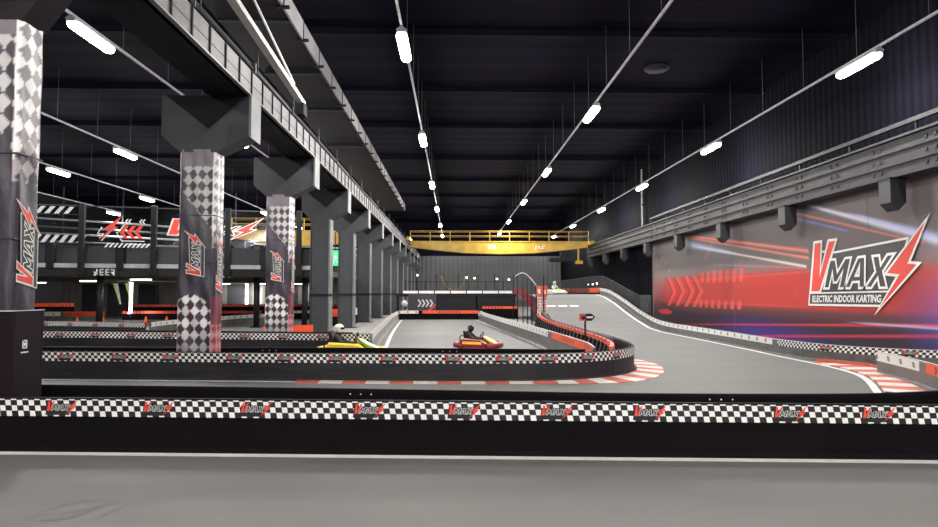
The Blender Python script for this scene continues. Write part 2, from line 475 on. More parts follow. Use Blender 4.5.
# ================================================================== KERBS
def kerb(label, inner, outer, block, group=None, first=0, h=.03):
    Pi, Po = smooth(flat(inner), .08), None
    S, _ = frame(Pi, 1); Q = smooth(flat(outer), .05); T, _ = frame(Q, 1); L, LT = S[-1], T[-1]
    n = max(1, round(L / block)); mb = MB(); sub = 4
    def pi(t): return at_s(Pi, S, Pi, t * L)[0]
    def po(t): return at_s(Q, T, Q, t * LT)[0]
    top = Vector((0, 0, h))
    for k in range(n):
        for j in range(sub):
            a, b = (k + j / sub) / n, (k + (j + 1) / sub) / n
            A, B, C, D = pi(a), pi(b), po(b), po(a)
            mi = (k + first) % 2
            mb.face([A + top, D + top * .4, C + top * .4, B + top], mi=mi)
            mb.face([D, C, C + top * .4, D + top * .4], mi=mi); mb.face([A, B, B + top, A + top], mi=mi)
    o = build('kerb', mb, [M['kerb_red'], M['kerb_white']])
    return tag(o, label, 'kerb', group)
M['kerb_red'] = mat('kerb_red_paint', (.55, .12, .085), .6, var=.2, scale=5)
M['kerb_white'] = mat('kerb_white_paint', (.68, .62, .58), .6, var=.15, scale=5)
kerb('red and white striped kerb sweeping around the rounded tip of the hairpin barrier',
     [(2.02, 12.08), (2.4, 12.17), (3.25, 12.60), (3.92, 13.36), (4.27, 14.26), (4.42, 15.35), (4.46, 16.6)],
     [(2.02, 11.84), (2.7, 11.84), (3.5, 12.02), (4.25, 12.75), (4.78, 13.9), (4.95, 15.2), (4.62, 16.7)], .33, first=1)
kerb('thin red and white kerb at the foot of the long straight checked barrier',
     [(-3.1, 12.24), (-.5, 12.04), (1.2, 12.0), (2.0, 12.06)], [(-3.1, 12.02), (-.5, 11.84), (1.2, 11.80), (2.0, 11.84)], .45, first=0)
kerb('wide red and white striped kerb on the far right bend',
     [(7.55, 10.6), (8.25, 11.83), (8.75, 12.95), (8.97, 14.1), (9.0, 15.3)], [(8.2, 10.3), (8.85, 11.75), (9.35, 13.0), (9.8, 14.2), (9.15, 15.4)], .42, first=1)
kb = kerb('low flat red painted kerb wedge behind the right bend kerb',
     [(9.42, 13.2), (9.86, 14.3), (9.25, 15.45)], [(9.5, 13.1), (10.0, 14.1), (9.5, 15.3)], 8, first=0, h=.09)

# ================================================================== BARRIERS
def barrier(label, pts, side, h=.58, strips=((0, 1e9, 'check'),), band=.19, panel='black', logos=(), screws=(), braces=None, cap='dark',
            foot=0.0, dh=0.0, group=None, step=.25, name='track_barrier'):
    P = smooth(pts, step); S, N = frame(P, side)
    t = thing(name, label, 'barrier', tuple(P[0]), group)
    th = .06
    # ---- panel with a slightly rounded upper edge and a splayed foot
    hs = [h + dh * (1 - q / S[-1]) for q in S]
    rings = []
    for i in range(len(P)):
        e = hs[i]
        prof = [(.03, .0), (.0, .05), (0, e - .03), (-.012, e), (-th + .012, e), (-th, e - .03), (-th, 0)]
        rings.append([P[i] + N[i] * a + Vector((0, 0, b)) for a, b in prof])
    if side < 0: rings = [r[::-1] for r in rings]
    build('panel', MB().loft(rings), M[panel], t)
    # ---- printed bands, one mesh per run of a pattern
    for s0, s1, kind in strips:
        s1 = min(s1, S[-1]); mb = MB(); idx = [i for i in range(len(P)) if s0 <= S[i] <= s1]
        for i, j in zip(idx, idx[1:]):
            z0, z1, z2, z3 = hs[i] - band, hs[i] - .006, hs[j] - band, hs[j] - .006
            a, b = P[i] + N[i] * .006, P[j] + N[j] * .006
            q = [a + Vector((0, 0, z0)), b + Vector((0, 0, z2)), b + Vector((0, 0, z3)), a + Vector((0, 0, z1))]
            uv = [(S[i], 0), (S[j], 0), (S[j], band), (S[i], band)]
            if side < 0: q = q[::-1]; uv = uv[::-1]
            mb.face(q, uv)
        if not mb.f: continue
        nm = {'check': 'checked_band', 'arrow': 'orange_arrow_band', 'whiteband': 'white_band'}[kind]
        st = build(nm, mb, M[kind], t)
        if kind == 'check':
            for sl in logos:
                if not s0 <= sl <= s1: continue
                p, n = at_s(P, S, N, sl); d = Vector((-n.y, n.x, 0)) ; k = .058
                org = p + n * .008 + Vector((0, 0, h + dh * (1 - sl / S[-1]) - band + .016))
                def f(u, v, w, org=org, d=d, n=n, k=k): return org + d * ((u - 3.1) * k) + Vector((0, 0, v * k)) + n * w
                emblem_small(f, st)
    # ---- upper edge rail
    rail = [P[i] - N[i] * (th / 2) + Vector((0, 0, hs[i] - .010)) for i in range(len(P))]
    build('top_rail', MB().path(rail, .02, 6), M[cap], t)
    for sx in screws:
        p, n = at_s(P, S, N, sx); c = p - n * (th + .004) + Vector((0, 0, h - .055))
        build('screw', MB().tube(c, c - n * .006, .009, 8), M['white'], t)
    if braces:
        s0, s1, gap = braces; s = s0
        while s < min(s1, S[-1]):
            p, n = at_s(P, S, N, s); d = Vector((-n.y, n.x, 0)) * .02
            b = p - n * th
            tri = [b, b - n * .42, b - n * .10 + Vector((0, 0, h * .8)), b + Vector((0, 0, h * .8))]
            build('brace', MB().loft([[q - d for q in tri], [q + d for q in tri]]), M['dark'], t)
            s += gap
    return t, P, S, N

# nearest pair, right in front of the camera
pts = flat([(-8.2, 7.06), (-5.1, 6.99), (0, 6.69), (5.1, 6.40), (9, 6.15)])
P_ = smooth(pts, .25); S_, N_ = frame(P_, 1)
near_logo = [s_near(P_, S_, x) for x in (-6.6, -5.5, -4.35, -3.26, -2.17, -.92, .11, 1.11, 2.10, 3.58, 4.50, 5.5)]
barrier('long low black barrier with a large checked band and emblems nearest the camera', pts, 1, .553, logos=near_logo, band=.195, dh=.034)
pts = flat([(-9, 8.35), (-5.14, 7.98), (-2.5, 7.72), (0, 7.42), (2.2, 7.14), (4.6, 7.06), (5.8, 7.25), (7.2, 7.75), (8.6, 8.7)])
P_ = smooth(pts, .25); S_, N_ = frame(P_, -1)
sc = [s_near(P_, S_, x) + o for x in (-1.25, 2.95) for o in (0, .13, .26)]
barrier('plain black barrier standing just behind the nearest checked barrier', pts, -1, .58, strips=((0, 1e9, 'check'),), screws=sc)

# the hairpin barrier: long straight then around the tip and back along the ramp lane
hp = [(-14.5, 13.25), (-8.5, 12.82), (-4.1, 12.42), (-.5, 12.14), (1.2, 12.1), (2.3, 12.22), (3.2, 12.66), (3.88, 13.4), (4.22, 14.3), (4.36, 15.4), (4.40, 16.6)]
pts = flat(hp); P_ = smooth(pts, .2); S_, N_ = frame(P_, 1)
ml = [s_near(P_, S_, x) for x in (-12, -10.9, -9.9, -8.95, -7.92, -6.8, -5.73, -4.39, -3.34, -2.32, -1.28, 0, 1.0, 1.9, 2.72, 3.45, 4.15)]
barrier('long checked barrier across the hall curving around the hairpin tip', pts, 1, .55, logos=ml, panel='panel_mid', step=.2)
barrier('plain grey barrier running from the hairpin tip up the left side of the ramp', flat([(4.40, 16.62), (4.42, 18), (4.4, 20), (4.4, 23), (4.4, 26)]) + on_ramp([(4.4, 28), (4.4, 29.5), (4.4, 30.4)]), 1, .55,
        strips=((0, 1e9, 'whiteband'),), panel='panel_grey')
# red inner rail with black feet behind the returning leg
st = thing('guard_rail', 'red guard rail on black wedge feet inside the hairpin island', 'guard rail', (3.95, 14.6, 0))
rp_ = smooth([(3.62, 14.05, .46), (3.88, 15.0, .47), (4.04, 16.9, .48), (4.10, 19, .48), (4.10, 23, .48), (4.12, 27, .50), (4.15, 30, .62)], .3)
build('rail', MB().loft([[p + Vector((-.05, 0, -.06)), p + Vector((.05, 0, -.06)), p + Vector((.07, 0, 0)), p + Vector((.05, 0, .06)), p + Vector((-.05, 0, .06))] for p in rp_]), M['rail_red'], st)
Sg, Ng = frame(rp_, 1); s = .3
while s < Sg[-1]:
    p, n = at_s(rp_, Sg, Ng, s); d = Vector((-n.y, n.x, 0)) * .10; p = Vector((p.x, p.y, 0)); zt = at_s(rp_, Sg, Ng, s)[0].z
    tri = [p - n * .22, p + n * .12, p + n * .05 + Vector((0, 0, zt - .05)), p - n * .1 + Vector((0, 0, zt - .02))]
    build('foot', MB().loft([[q - d for q in tri], [q + d for q in tri]]), M['dark'], st)
    build('reflector', MB().box(p.x - n.x * .09 - .02, p.x - n.x * .09 + .02, p.y - .07, p.y + .07, zt + .05, zt + .11), M['red'], st)
    s += .60
barrier('black barrier backing the long checked barrier, bordering the central lane',
        flat([(-14.5, 14.2), (-9, 13.83), (-3.4, 13.52), (-1.2, 13.36), (1, 13.1), (2.2, 12.95), (2.78, 13.0)]), -1, .555, strips=((0, 1e9, 'check'),),
        screws=(10.35, 10.5, 10.65, 14.3, 14.45, 14.6))
# inner barrier to the right of the central lane
pts = flat([(3.0, 13.15), (3.12, 14.3), (3.08, 15.9), (2.98, 18), (2.78, 21.5), (2.5, 25.4), (2.1, 31), (1.8, 36), (1.72, 39.9)])
t, PI_, SI_, NI_ = barrier('grey barrier with orange and white bands along the right of the central lane', pts, -1, .58,
        strips=((0, 5.6, 'arrow'), (5.65, 1e9, 'whiteband')), panel='panel_grey', cap='white_dull', band=.2)
# left of the central lane
barrier('pale barrier with a white band along the left of the central lane',
        flat([(-2.35, 17.7), (-2.5, 19.5), (-2.98, 27), (-3.35, 33), (-3.62, 39.9)]), 1, .58, strips=((0, 1e9, 'whiteband'),), panel='islandfloor', cap='white_dull', band=.2)
# back end of the central lane
barrier('orange arrow barrier closing the far end of the central lane', flat([(-3.6, 40.2), (-2.6, 40.3), (1.6, 40.3)]), 1, .60,
        strips=((0, 1.3, 'whiteband'), (1.31, 1e9, 'arrow')), cap='orange', band=.2)
barrier('red topped black barrier under the raised walkway right of the central lane', flat([(1.9, 41.3), (4.35, 41.2)]), 1, .85,
        strips=((0, 1e9, 'arrow'),), cap='red', band=.16)
# second and third checked barriers of the left bay
def logo_run(pts, xs): 
    P = smooth(pts, .25); S, N = frame(P, 1); return [s_near(P, S, x) for x in xs]
pts = flat([(-22, 19.9), (-12.5, 19.1), (-8.1, 18.4), (-4.45, 17.9), (-2.4, 17.55)])
barrier('second checked barrier behind the first wrapped column row, ends at the central lane', pts, 1, .58, logos=logo_run(pts, [-13.2 + 1.18 * k for k in range(9)]), panel='panel_mid')
barrier('black barrier backing the second checked barrier', flat([(-22, 20.7), (-12.5, 19.9), (-8.1, 19.25), (-5.2, 18.6), (-3.0, 18.3)]), -1, .58)
pts = flat([(-28, 27.6), (-17.1, 25.9), (-12.2, 24.5)])
barrier('third and farthest checked barrier in the left bay', pts, 1, .58, logos=logo_run(pts, [-17 + 1.25 * k for k in range(4)]), panel='panel_mid')
barrier('white banded barrier bending away behind the patterned column', flat([(-12.1, 24.75), (-12.25, 26.4), (-12.0, 29.5), (-11.2, 33.5), (-9.6, 37)]), 1, .58,
        strips=((0, 1e9, 'whiteband'),), panel='panel_grey')
barrier('white and orange banded barrier in the left bay beyond the mezzanine posts', flat([(-30, 38.2), (-26.2, 38.8), (-22.2, 39.4)]), 1, .58,
        strips=((0, 5.6, 'whiteband'), (5.61, 1e9, 'arrow')), panel='panel_grey', cap='orange', band=.27)
barrier('upper orange barrier at the far left under the mezzanine', [(-31, 43.2, .45), (-26.8, 43.8, .45)], 1, .58, strips=((0, 1e9, 'arrow'),), cap='orange', band=.24)
barrier('long red arrow barrier under the mezzanine at the back of the left bay', [(-22.8, 43.9, .35), (-14, 45, .35), (-7.5, 45.6, .35)], 1, .58,
        strips=((0, 1e9, 'arrow'),), cap='red', band=.17)
barrier('middle orange and white barrier seen between the wrapped columns', flat([(-21.5, 40.2), (-15, 40.6), (-10.4, 41), (-6.4, 41.2)]), 1, .58,
        strips=((0, 9, 'arrow'), (9.01, 1e9, 'whiteband')), cap='orange', band=.17)
barrier('short orange barrier at the foot of the bare columns', flat([(-6.9, 22.3), (-6.0, 22.6), (-5.3, 23.2)]), 1, .55, strips=((0, 1e9, 'arrow'),), cap='orange', band=.4)
barrier('red topped barrier seen between the first two bare columns', [(-6.7, 32, .0), (-6.0, 33.5, .0), (-5.6, 35.5, 0)], 1, .9, strips=((0, 1.5, 'arrow'), (1.51, 1e9, 'whiteband')), cap='red', band=.4)
# right side
pts = flat([(13.9, 13.25), (11.2, 13.78), (10.15, 14.42), (9.52, 15.45), (9.24, 17.0), (9.26, 18.6), (9.32, 20), (9.42, 24), (9.48, 26.5)]) + on_ramp([(9.5, 28.7), (9.5, 31), (9.5, 34), (9.5, 37.2), (9.5, 39.6)])
P_ = smooth(pts, .25); S_, N_ = frame(P_, -1); s_c = s_near(P_, S_, 9.25, 17.2)
barrier('curving barrier between the lane and the mural, rising with the ramp', pts, -1, .43,
        strips=((0, s_c, 'check'), (s_c + .02, 1e9, 'whiteband')), logos=[s_near(P_, S_, 10.7, 14.1), s_near(P_, S_, 9.5, 15.5), s_near(P_, S_, 12.0, 13.6)],
        panel='panel_grey', band=.17, cap='white_dull')
barrier('orange barrier closing the top of the ramp deck', [(9.52, 39.8, 1.656), (9.55, 42.3, 1.656), (9.2, 44.9, 1.656), (8.3, 46.6, 1.656), (7.0, 47.2, 1.656)], -1, .43,
        strips=((0, 1e9, 'arrow'),), cap='orange', band=.30)
barrier('near right barrier with a white then orange arrow band beside the striped kerb', flat([(9.28, 13.25), (8.8, 11.4), (8.4, 10.3), (7.9, 9.2)]), 1, .47,
        strips=((0, 2.05, 'whiteband'), (2.06, 1e9, 'arrow')), panel='panel_brown', band=.2, cap='white_dull')

# ================================================================== COLUMNS
def bracket(t, y0, y1, dark=False):
    ms, me_ = (M['girder_dark'], M['girder_dark']) if dark else (M['steel'], M['steel_edge'])  # dark: the unlit first bracket, its shade painted in as near black
    prof = [(-6.18, 5.93), (-4.33, 5.93), (-4.33, 5.07), (-5.02, 4.72), (-5.78, 4.72), (-6.18, 5.07)]
    if dark: prof = [(-6.18, 6.2), (-4.33, 6.2), (-4.33, 6.0), (-5.08, 4.96), (-5.84, 4.96), (-6.18, 5.4)]
    b = build('corbel', MB().prism(prof, lambda u, v, w: (u, w, v), y0, y1), ms, t)
    if not dark: build('end_plate', MB().prism([(-4.33, 5.05), (-4.28, 5.02), (-4.28, 5.93), (-4.33, 5.93)], lambda u, v, w: (u, w, v), y0 - .06, y1 + .06), me_, b)
    if not dark: build('notch_shade_panel', MB().prism([(-6.1, 5.93), (-5.2, 5.22), (-4.42, 5.93)], lambda u, v, w: (u, w, v), y0 - .012, y0 + .002), M['girder_dark'], b)  # flat dark triangle painted for the shaded notch under the beam
def lerp3(a, b, t): return tuple(a[i] + (b[i] - a[i]) * t for i in range(3))
def diamond(u, v, w=.19, h=.25):
    return (math.floor(u / w + v / h) + math.floor(u / w - v / h)) % 2
def wrap_col(face, u, v, W, rnd):
    # dark violet cloth, greyer towards the top, with soft diagonal tone changes
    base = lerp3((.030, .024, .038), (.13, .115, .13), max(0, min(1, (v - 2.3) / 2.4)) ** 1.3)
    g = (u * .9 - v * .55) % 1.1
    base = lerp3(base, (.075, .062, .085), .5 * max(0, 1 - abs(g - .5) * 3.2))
    if face == 0:
        if v < 1.50 + .22 * math.sin(u * 4.2 + .3) and v < 1.72:
            if diamond(u, v):
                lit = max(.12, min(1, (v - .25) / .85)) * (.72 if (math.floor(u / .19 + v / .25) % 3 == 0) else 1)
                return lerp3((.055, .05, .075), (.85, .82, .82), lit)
            return lerp3((.018, .015, .028), (.055, .022, .038), .5 + .5 * math.sin(u * 7))
        lo = 3.0 + (W - u) * 1.25
        if v > lo and v < 4.42 and u > .08:
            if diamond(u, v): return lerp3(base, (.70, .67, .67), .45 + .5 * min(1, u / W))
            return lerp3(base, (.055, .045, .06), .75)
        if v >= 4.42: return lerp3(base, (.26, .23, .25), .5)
        return base
    if face == 1:
        if v > 2.95 + .25 * math.sin(u * 9):
            return (.88, .85, .85) if diamond(u, v) else (.27, .25, .265)
        if v > 2.7 and diamond(u, v): return (.42, .36, .38)
        if v < 1.7:
            red = (.30, .022, .04)
            if v < 1.1: return lerp3(red, (.62, .42, .45), .6) if diamond(u, v) else red
            return lerp3(base, red, .5)
        return base
    return base
def wrapped_column(k, y0, label):
    x0, x1, y1 = -5.78, -5.02, y0 + .50; ztop = 4.78; c = .045
    if k == 0: x0, x1, y1, ztop = -5.84, -5.08, y0 + .42, 4.97
    t = thing('wrapped_column', label, 'column', (-5.4, y0 + .25, 0), 'columns wrapped in printed fabric')
    # perimeter run: front, right, back, left with cut corners
    per = [((x0 + c, y0), (x1 - c, y0), 0), ((x1 - c, y0), (x1, y0 + c), 1), ((x1, y0 + c), (x1, y1 - c), 1), ((x1, y1 - c), (x1 - c, y1), 2),
           ((x1 - c, y1), (x0 + c, y1), 2), ((x0 + c, y1), (x0, y1 - c), 3), ((x0, y1 - c), (x0, y0 + c), 3), ((x0, y0 + c), (x0 + c, y0), 0)]
    cols = []; ring = []
    for a, b, fc in per:
        L = math.hypot(b[0] - a[0], b[1] - a[1]); n = max(1, int(L / .022))
        for i in range(n):
            q = i / n; ring.append((a[0] + (b[0] - a[0]) * q, a[1] + (b[1] - a[1]) * q, fc))
    n = len(ring); nz = int(ztop / .025); rnd = random.Random(k)
    vs = []; cc = []
    for j in range(nz + 1):
        z = ztop * j / nz
        for x, y, fc in ring:
            u = (x - x0) if fc in (0, 2) else (y - y0)
            wob = .006 * math.sin(z * 7 + u * 11 + k) + .005 * math.sin(z * 2.3 + u * 23 + k * 2)
            nx = {0: (0, -1), 1: (1, 0), 2: (0, 1), 3: (-1, 0)}[fc]
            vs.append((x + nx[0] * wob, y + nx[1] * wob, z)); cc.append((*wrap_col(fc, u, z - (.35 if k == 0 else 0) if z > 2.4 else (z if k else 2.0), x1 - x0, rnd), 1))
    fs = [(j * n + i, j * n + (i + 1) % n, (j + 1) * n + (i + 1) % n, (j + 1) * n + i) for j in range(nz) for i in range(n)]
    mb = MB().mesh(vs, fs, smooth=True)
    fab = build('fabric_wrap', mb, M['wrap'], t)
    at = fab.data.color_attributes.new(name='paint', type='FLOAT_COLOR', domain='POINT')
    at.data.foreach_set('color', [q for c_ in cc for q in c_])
    # emblems turned on their side, reading upwards
    kk = .155
    def f1(u, v, w): return Vector((-5.40 - (v - 1.4) * kk, y0 - .016 - w, 2.08 + u * kk))
    if k:
        h1 = thing('printed_emblem', None, None, (0, 0, 0)); h1.parent = t; h1.location = (0, -.25, 0)
        emblem_parts(f1, h1, depth=.5)
    zb, kz, ky = (1.80, .165, .145) if k == 0 else (1.74, .20, .155)
    def f2(u, v, w): return Vector((x1 + .016 + w, (y0 + y1) / 2 - (v - 1.4) * ky, zb + u * kz))
    h2 = thing('printed_emblem', None, None, (0, 0, 0)); h2.parent = t; h2.location = (.4, 0, 0)
    emblem_parts(f2, h2, depth=.5)
    for q in (2.35, 3.35): build('strap', MB().box(x0 - .012, x1 + .012, y0 - .012, y1 + .012, q + .02, q + .035), M['banner'], t)
    bracket(t, y0, y1, k == 0)
    return t
YC = [6.95 + 5.93 * k for k in range(13)]; YC[0] = 7.15
wrapped_column(0, YC[0], 'patterned fabric column closest to the camera, standing behind a black plinth box')
wrapped_column(1, YC[1], 'patterned fabric column standing behind the long checked barrier')
wrapped_column(2, YC[2], 'patterned fabric column standing behind the second checked barrier, farthest wrapped one')

t = thing('plinth_box', 'large black plinth box with a tiny white mark around the nearest column', 'box', (-5.65, 7.37, 0))
# sleeve open in the middle so that the column passes through it
PB = M['plinth'] = mat('plinth_maroon_black', (.010, .0045, .0075), .7, spec=.15)
build('front_board', MB().box(-6.3, -5.03, 7.105, 7.135, 0, 1.54, ch=.008), PB, t)
build('back_board', MB().box(-6.3, -5.03, 7.60, 7.64, 0, 1.54, ch=.008), PB, t)
build('side_board', MB().box(-5.055, -5.03, 7.137, 7.598, 0, 1.54), PB, t)
build('side_board', MB().box(-6.3, -6.26, 7.137, 7.598, 0, 1.54), PB, t)
build('rim_trim', MB().box(-6.3, -5.025, 7.10, 7.112, 1.54, 1.55).box(-5.037, -5.025, 7.112, 7.64, 1.54, 1.55), M['white_dull'], t)
mk = MB()
for (a, b, c, d) in ((0, .12, .0, .015), (.02, .10, .05, .065), (.02, .035, .05, .15), (.085, .10, .05, .15), (.02, .10, .135, .15), (.045, .075, .08, .12)):
    mk.box(-5.029, -5.024, 7.25 + a, 7.25 + b, 1.05 + c, 1.05 + d)
build('printed_mark', mk, M['white'], t)

def steel_column(k, y0, first=None):
    t = thing('steel_column', 'x', 'column', (-5.4, y0 + .25, 0), 'bare steel columns under the left girder')
    build('shaft', MB().box(-5.76, -5.06, y0, y0 + .5, 0, 4.74, ch=.02), M['steel'], t)
    build('flange', MB().box(-5.06, -5.0, y0 - .05, y0 + .55, 0, 4.74), M['steel_edge'], t)
    build('flange', MB().box(-5.80, -5.76, y0 - .03, y0 + .53, 0, 4.74), M['steel'], t)
    build('strap', MB().box(-5.82, -4.98, y0 - .05, y0 + .56, 1.62, 1.72), M['girder_dark'], t)
    build('base_plate', MB().box(-5.9, -4.9, y0 - .08, y0 + .58, 0, .04, ch=.01), M['dark'], t)
    bracket(t, y0, y0 + .5)
    return t
c0 = steel_column(3, YC[3])
for i, y in enumerate(YC[3:]):
    c = c0 if i == 0 else copy_tree(c0)
    c.location = (-5.4, y + .25, 0)
    c['label'] = f'bare slate steel column, {ORD[i]} one behind the wrapped columns' if i < 9 else 'bare slate steel column nearest the back wall'

# ------------------------------------------------------------------ left crane girder
t = thing('crane_girder', 'long grey crane runway girder with ribbed face resting on the columns', 'girder', (-5.2, 0, 5.93))
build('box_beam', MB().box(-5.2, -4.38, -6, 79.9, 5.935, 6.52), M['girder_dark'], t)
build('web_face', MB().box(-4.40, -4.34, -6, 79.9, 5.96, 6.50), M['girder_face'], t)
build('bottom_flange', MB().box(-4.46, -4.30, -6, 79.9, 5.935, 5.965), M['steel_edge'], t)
y = 7.0; mb_n = 0; stiff = None
while y < 79:
    if stiff is None:
        stiff = build('stiffener', MB().box(-.0, .025, -.02, .02, 5.965, 6.5), M['girder_dark'], t, local=True)
        stiff.location = (.86, y, -5.93)
    else:
        s2 = stiff.copy(); COL.objects.link(s2); s2.location = (.86, y, -5.93)
    mb_n += 1; y += .745 if mb_n < 88 else 5
build('seam', MB().box(-4.345, -4.335, 6, 79.9, 6.20, 6.212), M['groove'], t)
build('upper_ledge', MB().box(-4.9, -4.42, -6, 79.9, 6.52, 6.70), M['girder_dark'], t)
build('crane_rail', MB().box(-4.62, -4.50, -6, 79.9, 6.70, 6.86, ch=.02), M['girder_dark'], t)
build('conduit', MB().tube((-4.38, -6, 6.60), (-4.38, 79.8, 6.60), .045, 8), M['steel'], t)
for k in range(16):
    y = 10 + k * 3.1
    build('cable_bracket', MB().box(-4.42, -4.30, y, y + .05, 6.50, 6.72).tube((-4.42, y + .5, 6.7), (-4.42, y + .5, 7.15), .015, 5), M['steel'], t)

t = thing('overhead_beam', 'dark boxed beam with pale panelled edge hanging above the crane girder', 'beam', (-5.2, 0, 9.0))
build('beam_body', MB().box(-6.3, -4.38, -6, 53.8, 9.02, 9.62), M['girder_dark'], t)
build('edge_panels', MB().box(-4.38, -4.33, -6, 53.8, 9.0, 9.55), M['edge_panel'], t)
for k in range(19):
    y = 15.2 + k * 2.03
    build('clamp', MB().box(-4.5, -4.18, y, y + .10, 8.96, 9.02).box(-4.335, -4.31, y + .03, y + .06, 9.0, 9.55), M['dark'], t)
build('underside_ribs', sum_mb if False else MB().box(-6.28, -4.4, 12, 12.15, 8.97, 9.02).box(-6.28, -4.4, 16, 16.15, 8.97, 9.02).box(-6.28, -4.4, 20, 20.15, 8.97, 9.02)
      .box(-6.28, -4.4, 24, 24.15, 8.97, 9.02).box(-6.28, -4.4, 30, 30.15, 8.97, 9.02), M['groove'], t)
for y in (4, 20, 36, 52):
    build('hanger', MB().box(-5.4, -5.3, y, y + .1, 9.62, 11.0), M['dark'], t)

t = thing('light_boom', 'pale slanting flat boom above the left crane girder with thin stay', 'boom', (-4.4, 17.6, 6.86))
build('boom_bar', MB().loft([[(-4.50, 7.0, 7.86), (-4.32, 7.0, 7.86), (-4.32, 7.0, 7.98), (-4.50, 7.0, 7.98)],
                             [(-4.50, 17.6, 7.16), (-4.32, 17.6, 7.16), (-4.32, 17.6, 7.30), (-4.50, 17.6, 7.30)]]), M['white'], t)
build('stay', MB().tube((-4.34, 9.0, 8.92), (-4.34, 16.4, 7.42), .03, 6), M['white'], t)
build('end_bracket', MB().box(-4.55, -4.3, 17.3, 17.7, 6.86, 7.2), M['dark'], t)

# ------------------------------------------------------------------ right crane girder
t = thing('crane_girder', 'deep riveted grey crane girder along the mural wall', 'girder', (13.5, 0, 5.26))
build('web', MB().box(13.4, 13.75, 4, 61, 5.28, 6.42), M['girder_right'], t)
build('bottom_flange', MB().box(13.28, 13.9, 4, 61, 5.24, 5.30), M['girder_right'], t)
build('top_flange', MB().box(13.28, 13.9, 4, 61, 6.40, 6.47), M['girder_right'], t)
for z in (5.62, 6.02):
    build('flange_angle', MB().box(13.34, 13.4, 4, 61, z, z + .05), M['girder_right'], t)
    build('dark_groove', MB().box(13.385, 13.4, 4, 61, z - .05, z - .005), M['groove'], t)  # dark strip for the groove between the web bands
n = 0
for k in range(22):
    y = 12 + k * 2.2
    for dz in (5.42, 5.78, 6.16):
        for dy in (0, .35):
            if k < 14: build('bolt_head', MB().box(13.37, 13.399, y + dy, y + dy + .11, dz, dz + .11, ch=.01), M['groove'], t)
build('splice_plate', MB().box(13.375, 13.4, 40, 40.5, 5.3, 6.4), M['girder_right'], t)
build('guard_channel', MB().box(13.30, 13.42, 4, 41, 6.72, 6.86, ch=.02), M['girder_right'], t)
for k in range(13): build('channel_post', MB().box(13.34, 13.40, 5.2 + k * 2.97, 5.26 + k * 2.97, 6.47, 6.73), M['dark'], t)
cb = None
for i in range(9):
    y = 12.3 + 5.87 * i
    if cb is None:
        cb = thing('girder_corbel', 'x', 'corbel', (14.05, y, 5.24), 'pentagonal corbels under the right girder')
        build('corbel_body', MB().prism([(-.92, -.04), (-.92, -.76), (-.68, -1.0), (-.44, -.76), (-.44, -.04)], lambda u, v, w: (u, w, v), -.25, .25), M['corbel'], cb, local=True)
        build('cap_plate', MB().box(-.95, -.41, -.28, .28, -.045, -.002), M['dark'], cb, local=True)
        c = cb
    else: c = copy_tree(cb)
    c.location = (14.05, y, 5.24)
    c['label'] = (f'dark pentagonal corbel under the right girder, {ORD[i - 1]} from the right edge' if i else 'dark pentagonal corbel under the right girder, outside the picture')

t = thing('downpipe', 'slim pale vertical pipe above the right girder', 'pipe', (13.9, 44.5, 6.47))
build('pipe', MB().tube((13.88, 44.5, 6.48), (13.88, 44.5, 10.9), .06, 8), M['white_dull'], t)
build('clip', MB().box(13.8, 14.04, 44.4, 44.6, 8.2, 8.28), M['dark'], t)

# ------------------------------------------------------------------ the mural
ST = [  # (y0, z0, y1, z1, half width 0, half width 1, colour, strength)
    (24.04, 5.33, 17.26, 3.28, .03, .10, (.75, .72, .85), .9), (21.46, 4.66, 15.5, 2.8, .02, .14, (.55, .6, .95), .7),
    (24.98, 5.13, 17.8, 3.25, .03, .02, (.85, .25, .18), .8), (24.75, 4.84, 21.31, 3.96, .03, .02, (.25, .3, .8), .7),
    (37, 5.3, 23.7, 3.40, .03, .06, (.95, .28, .2), .9), (36.1, 5.04, 23.7, 3.13, .02, .04, (.95, .3, .2), .85),
    (36.12, 4.6, 23.9, 2.8, .03, .035, (.9, .75, .7), .85), (36.62, 4.74, 29.95, 3.7, .16, .04, (.62, .68, .95), .7),
    (37.5, 5.2, 29, 4.2, .05, .03, (.8, .2, .15), .5), (33, 3.3, 24, 2.75, .02, .02, (.7, .3, .3), .4),
    (38, -.2, 12, 1.07, .015, .03, (.85, .06, .08), .9), (30.5, -.42, 12, .88, .03, .03, (.8, .05, .1), .7),
    (21.6, .72, 12, .74, .02, .04, (.65, .65, .95), .6), (38, 2.45, 22, 2.62, .03, .02, (.8, .12, .08), .5), (38, 1.22, 22, 1.18, .03, .02, (.8, .1, .08), .5)]
def sst(a, b, x):
    t = max(0, min(1, (x - a) / (b - a))); return t * t * (3 - 2 * t)
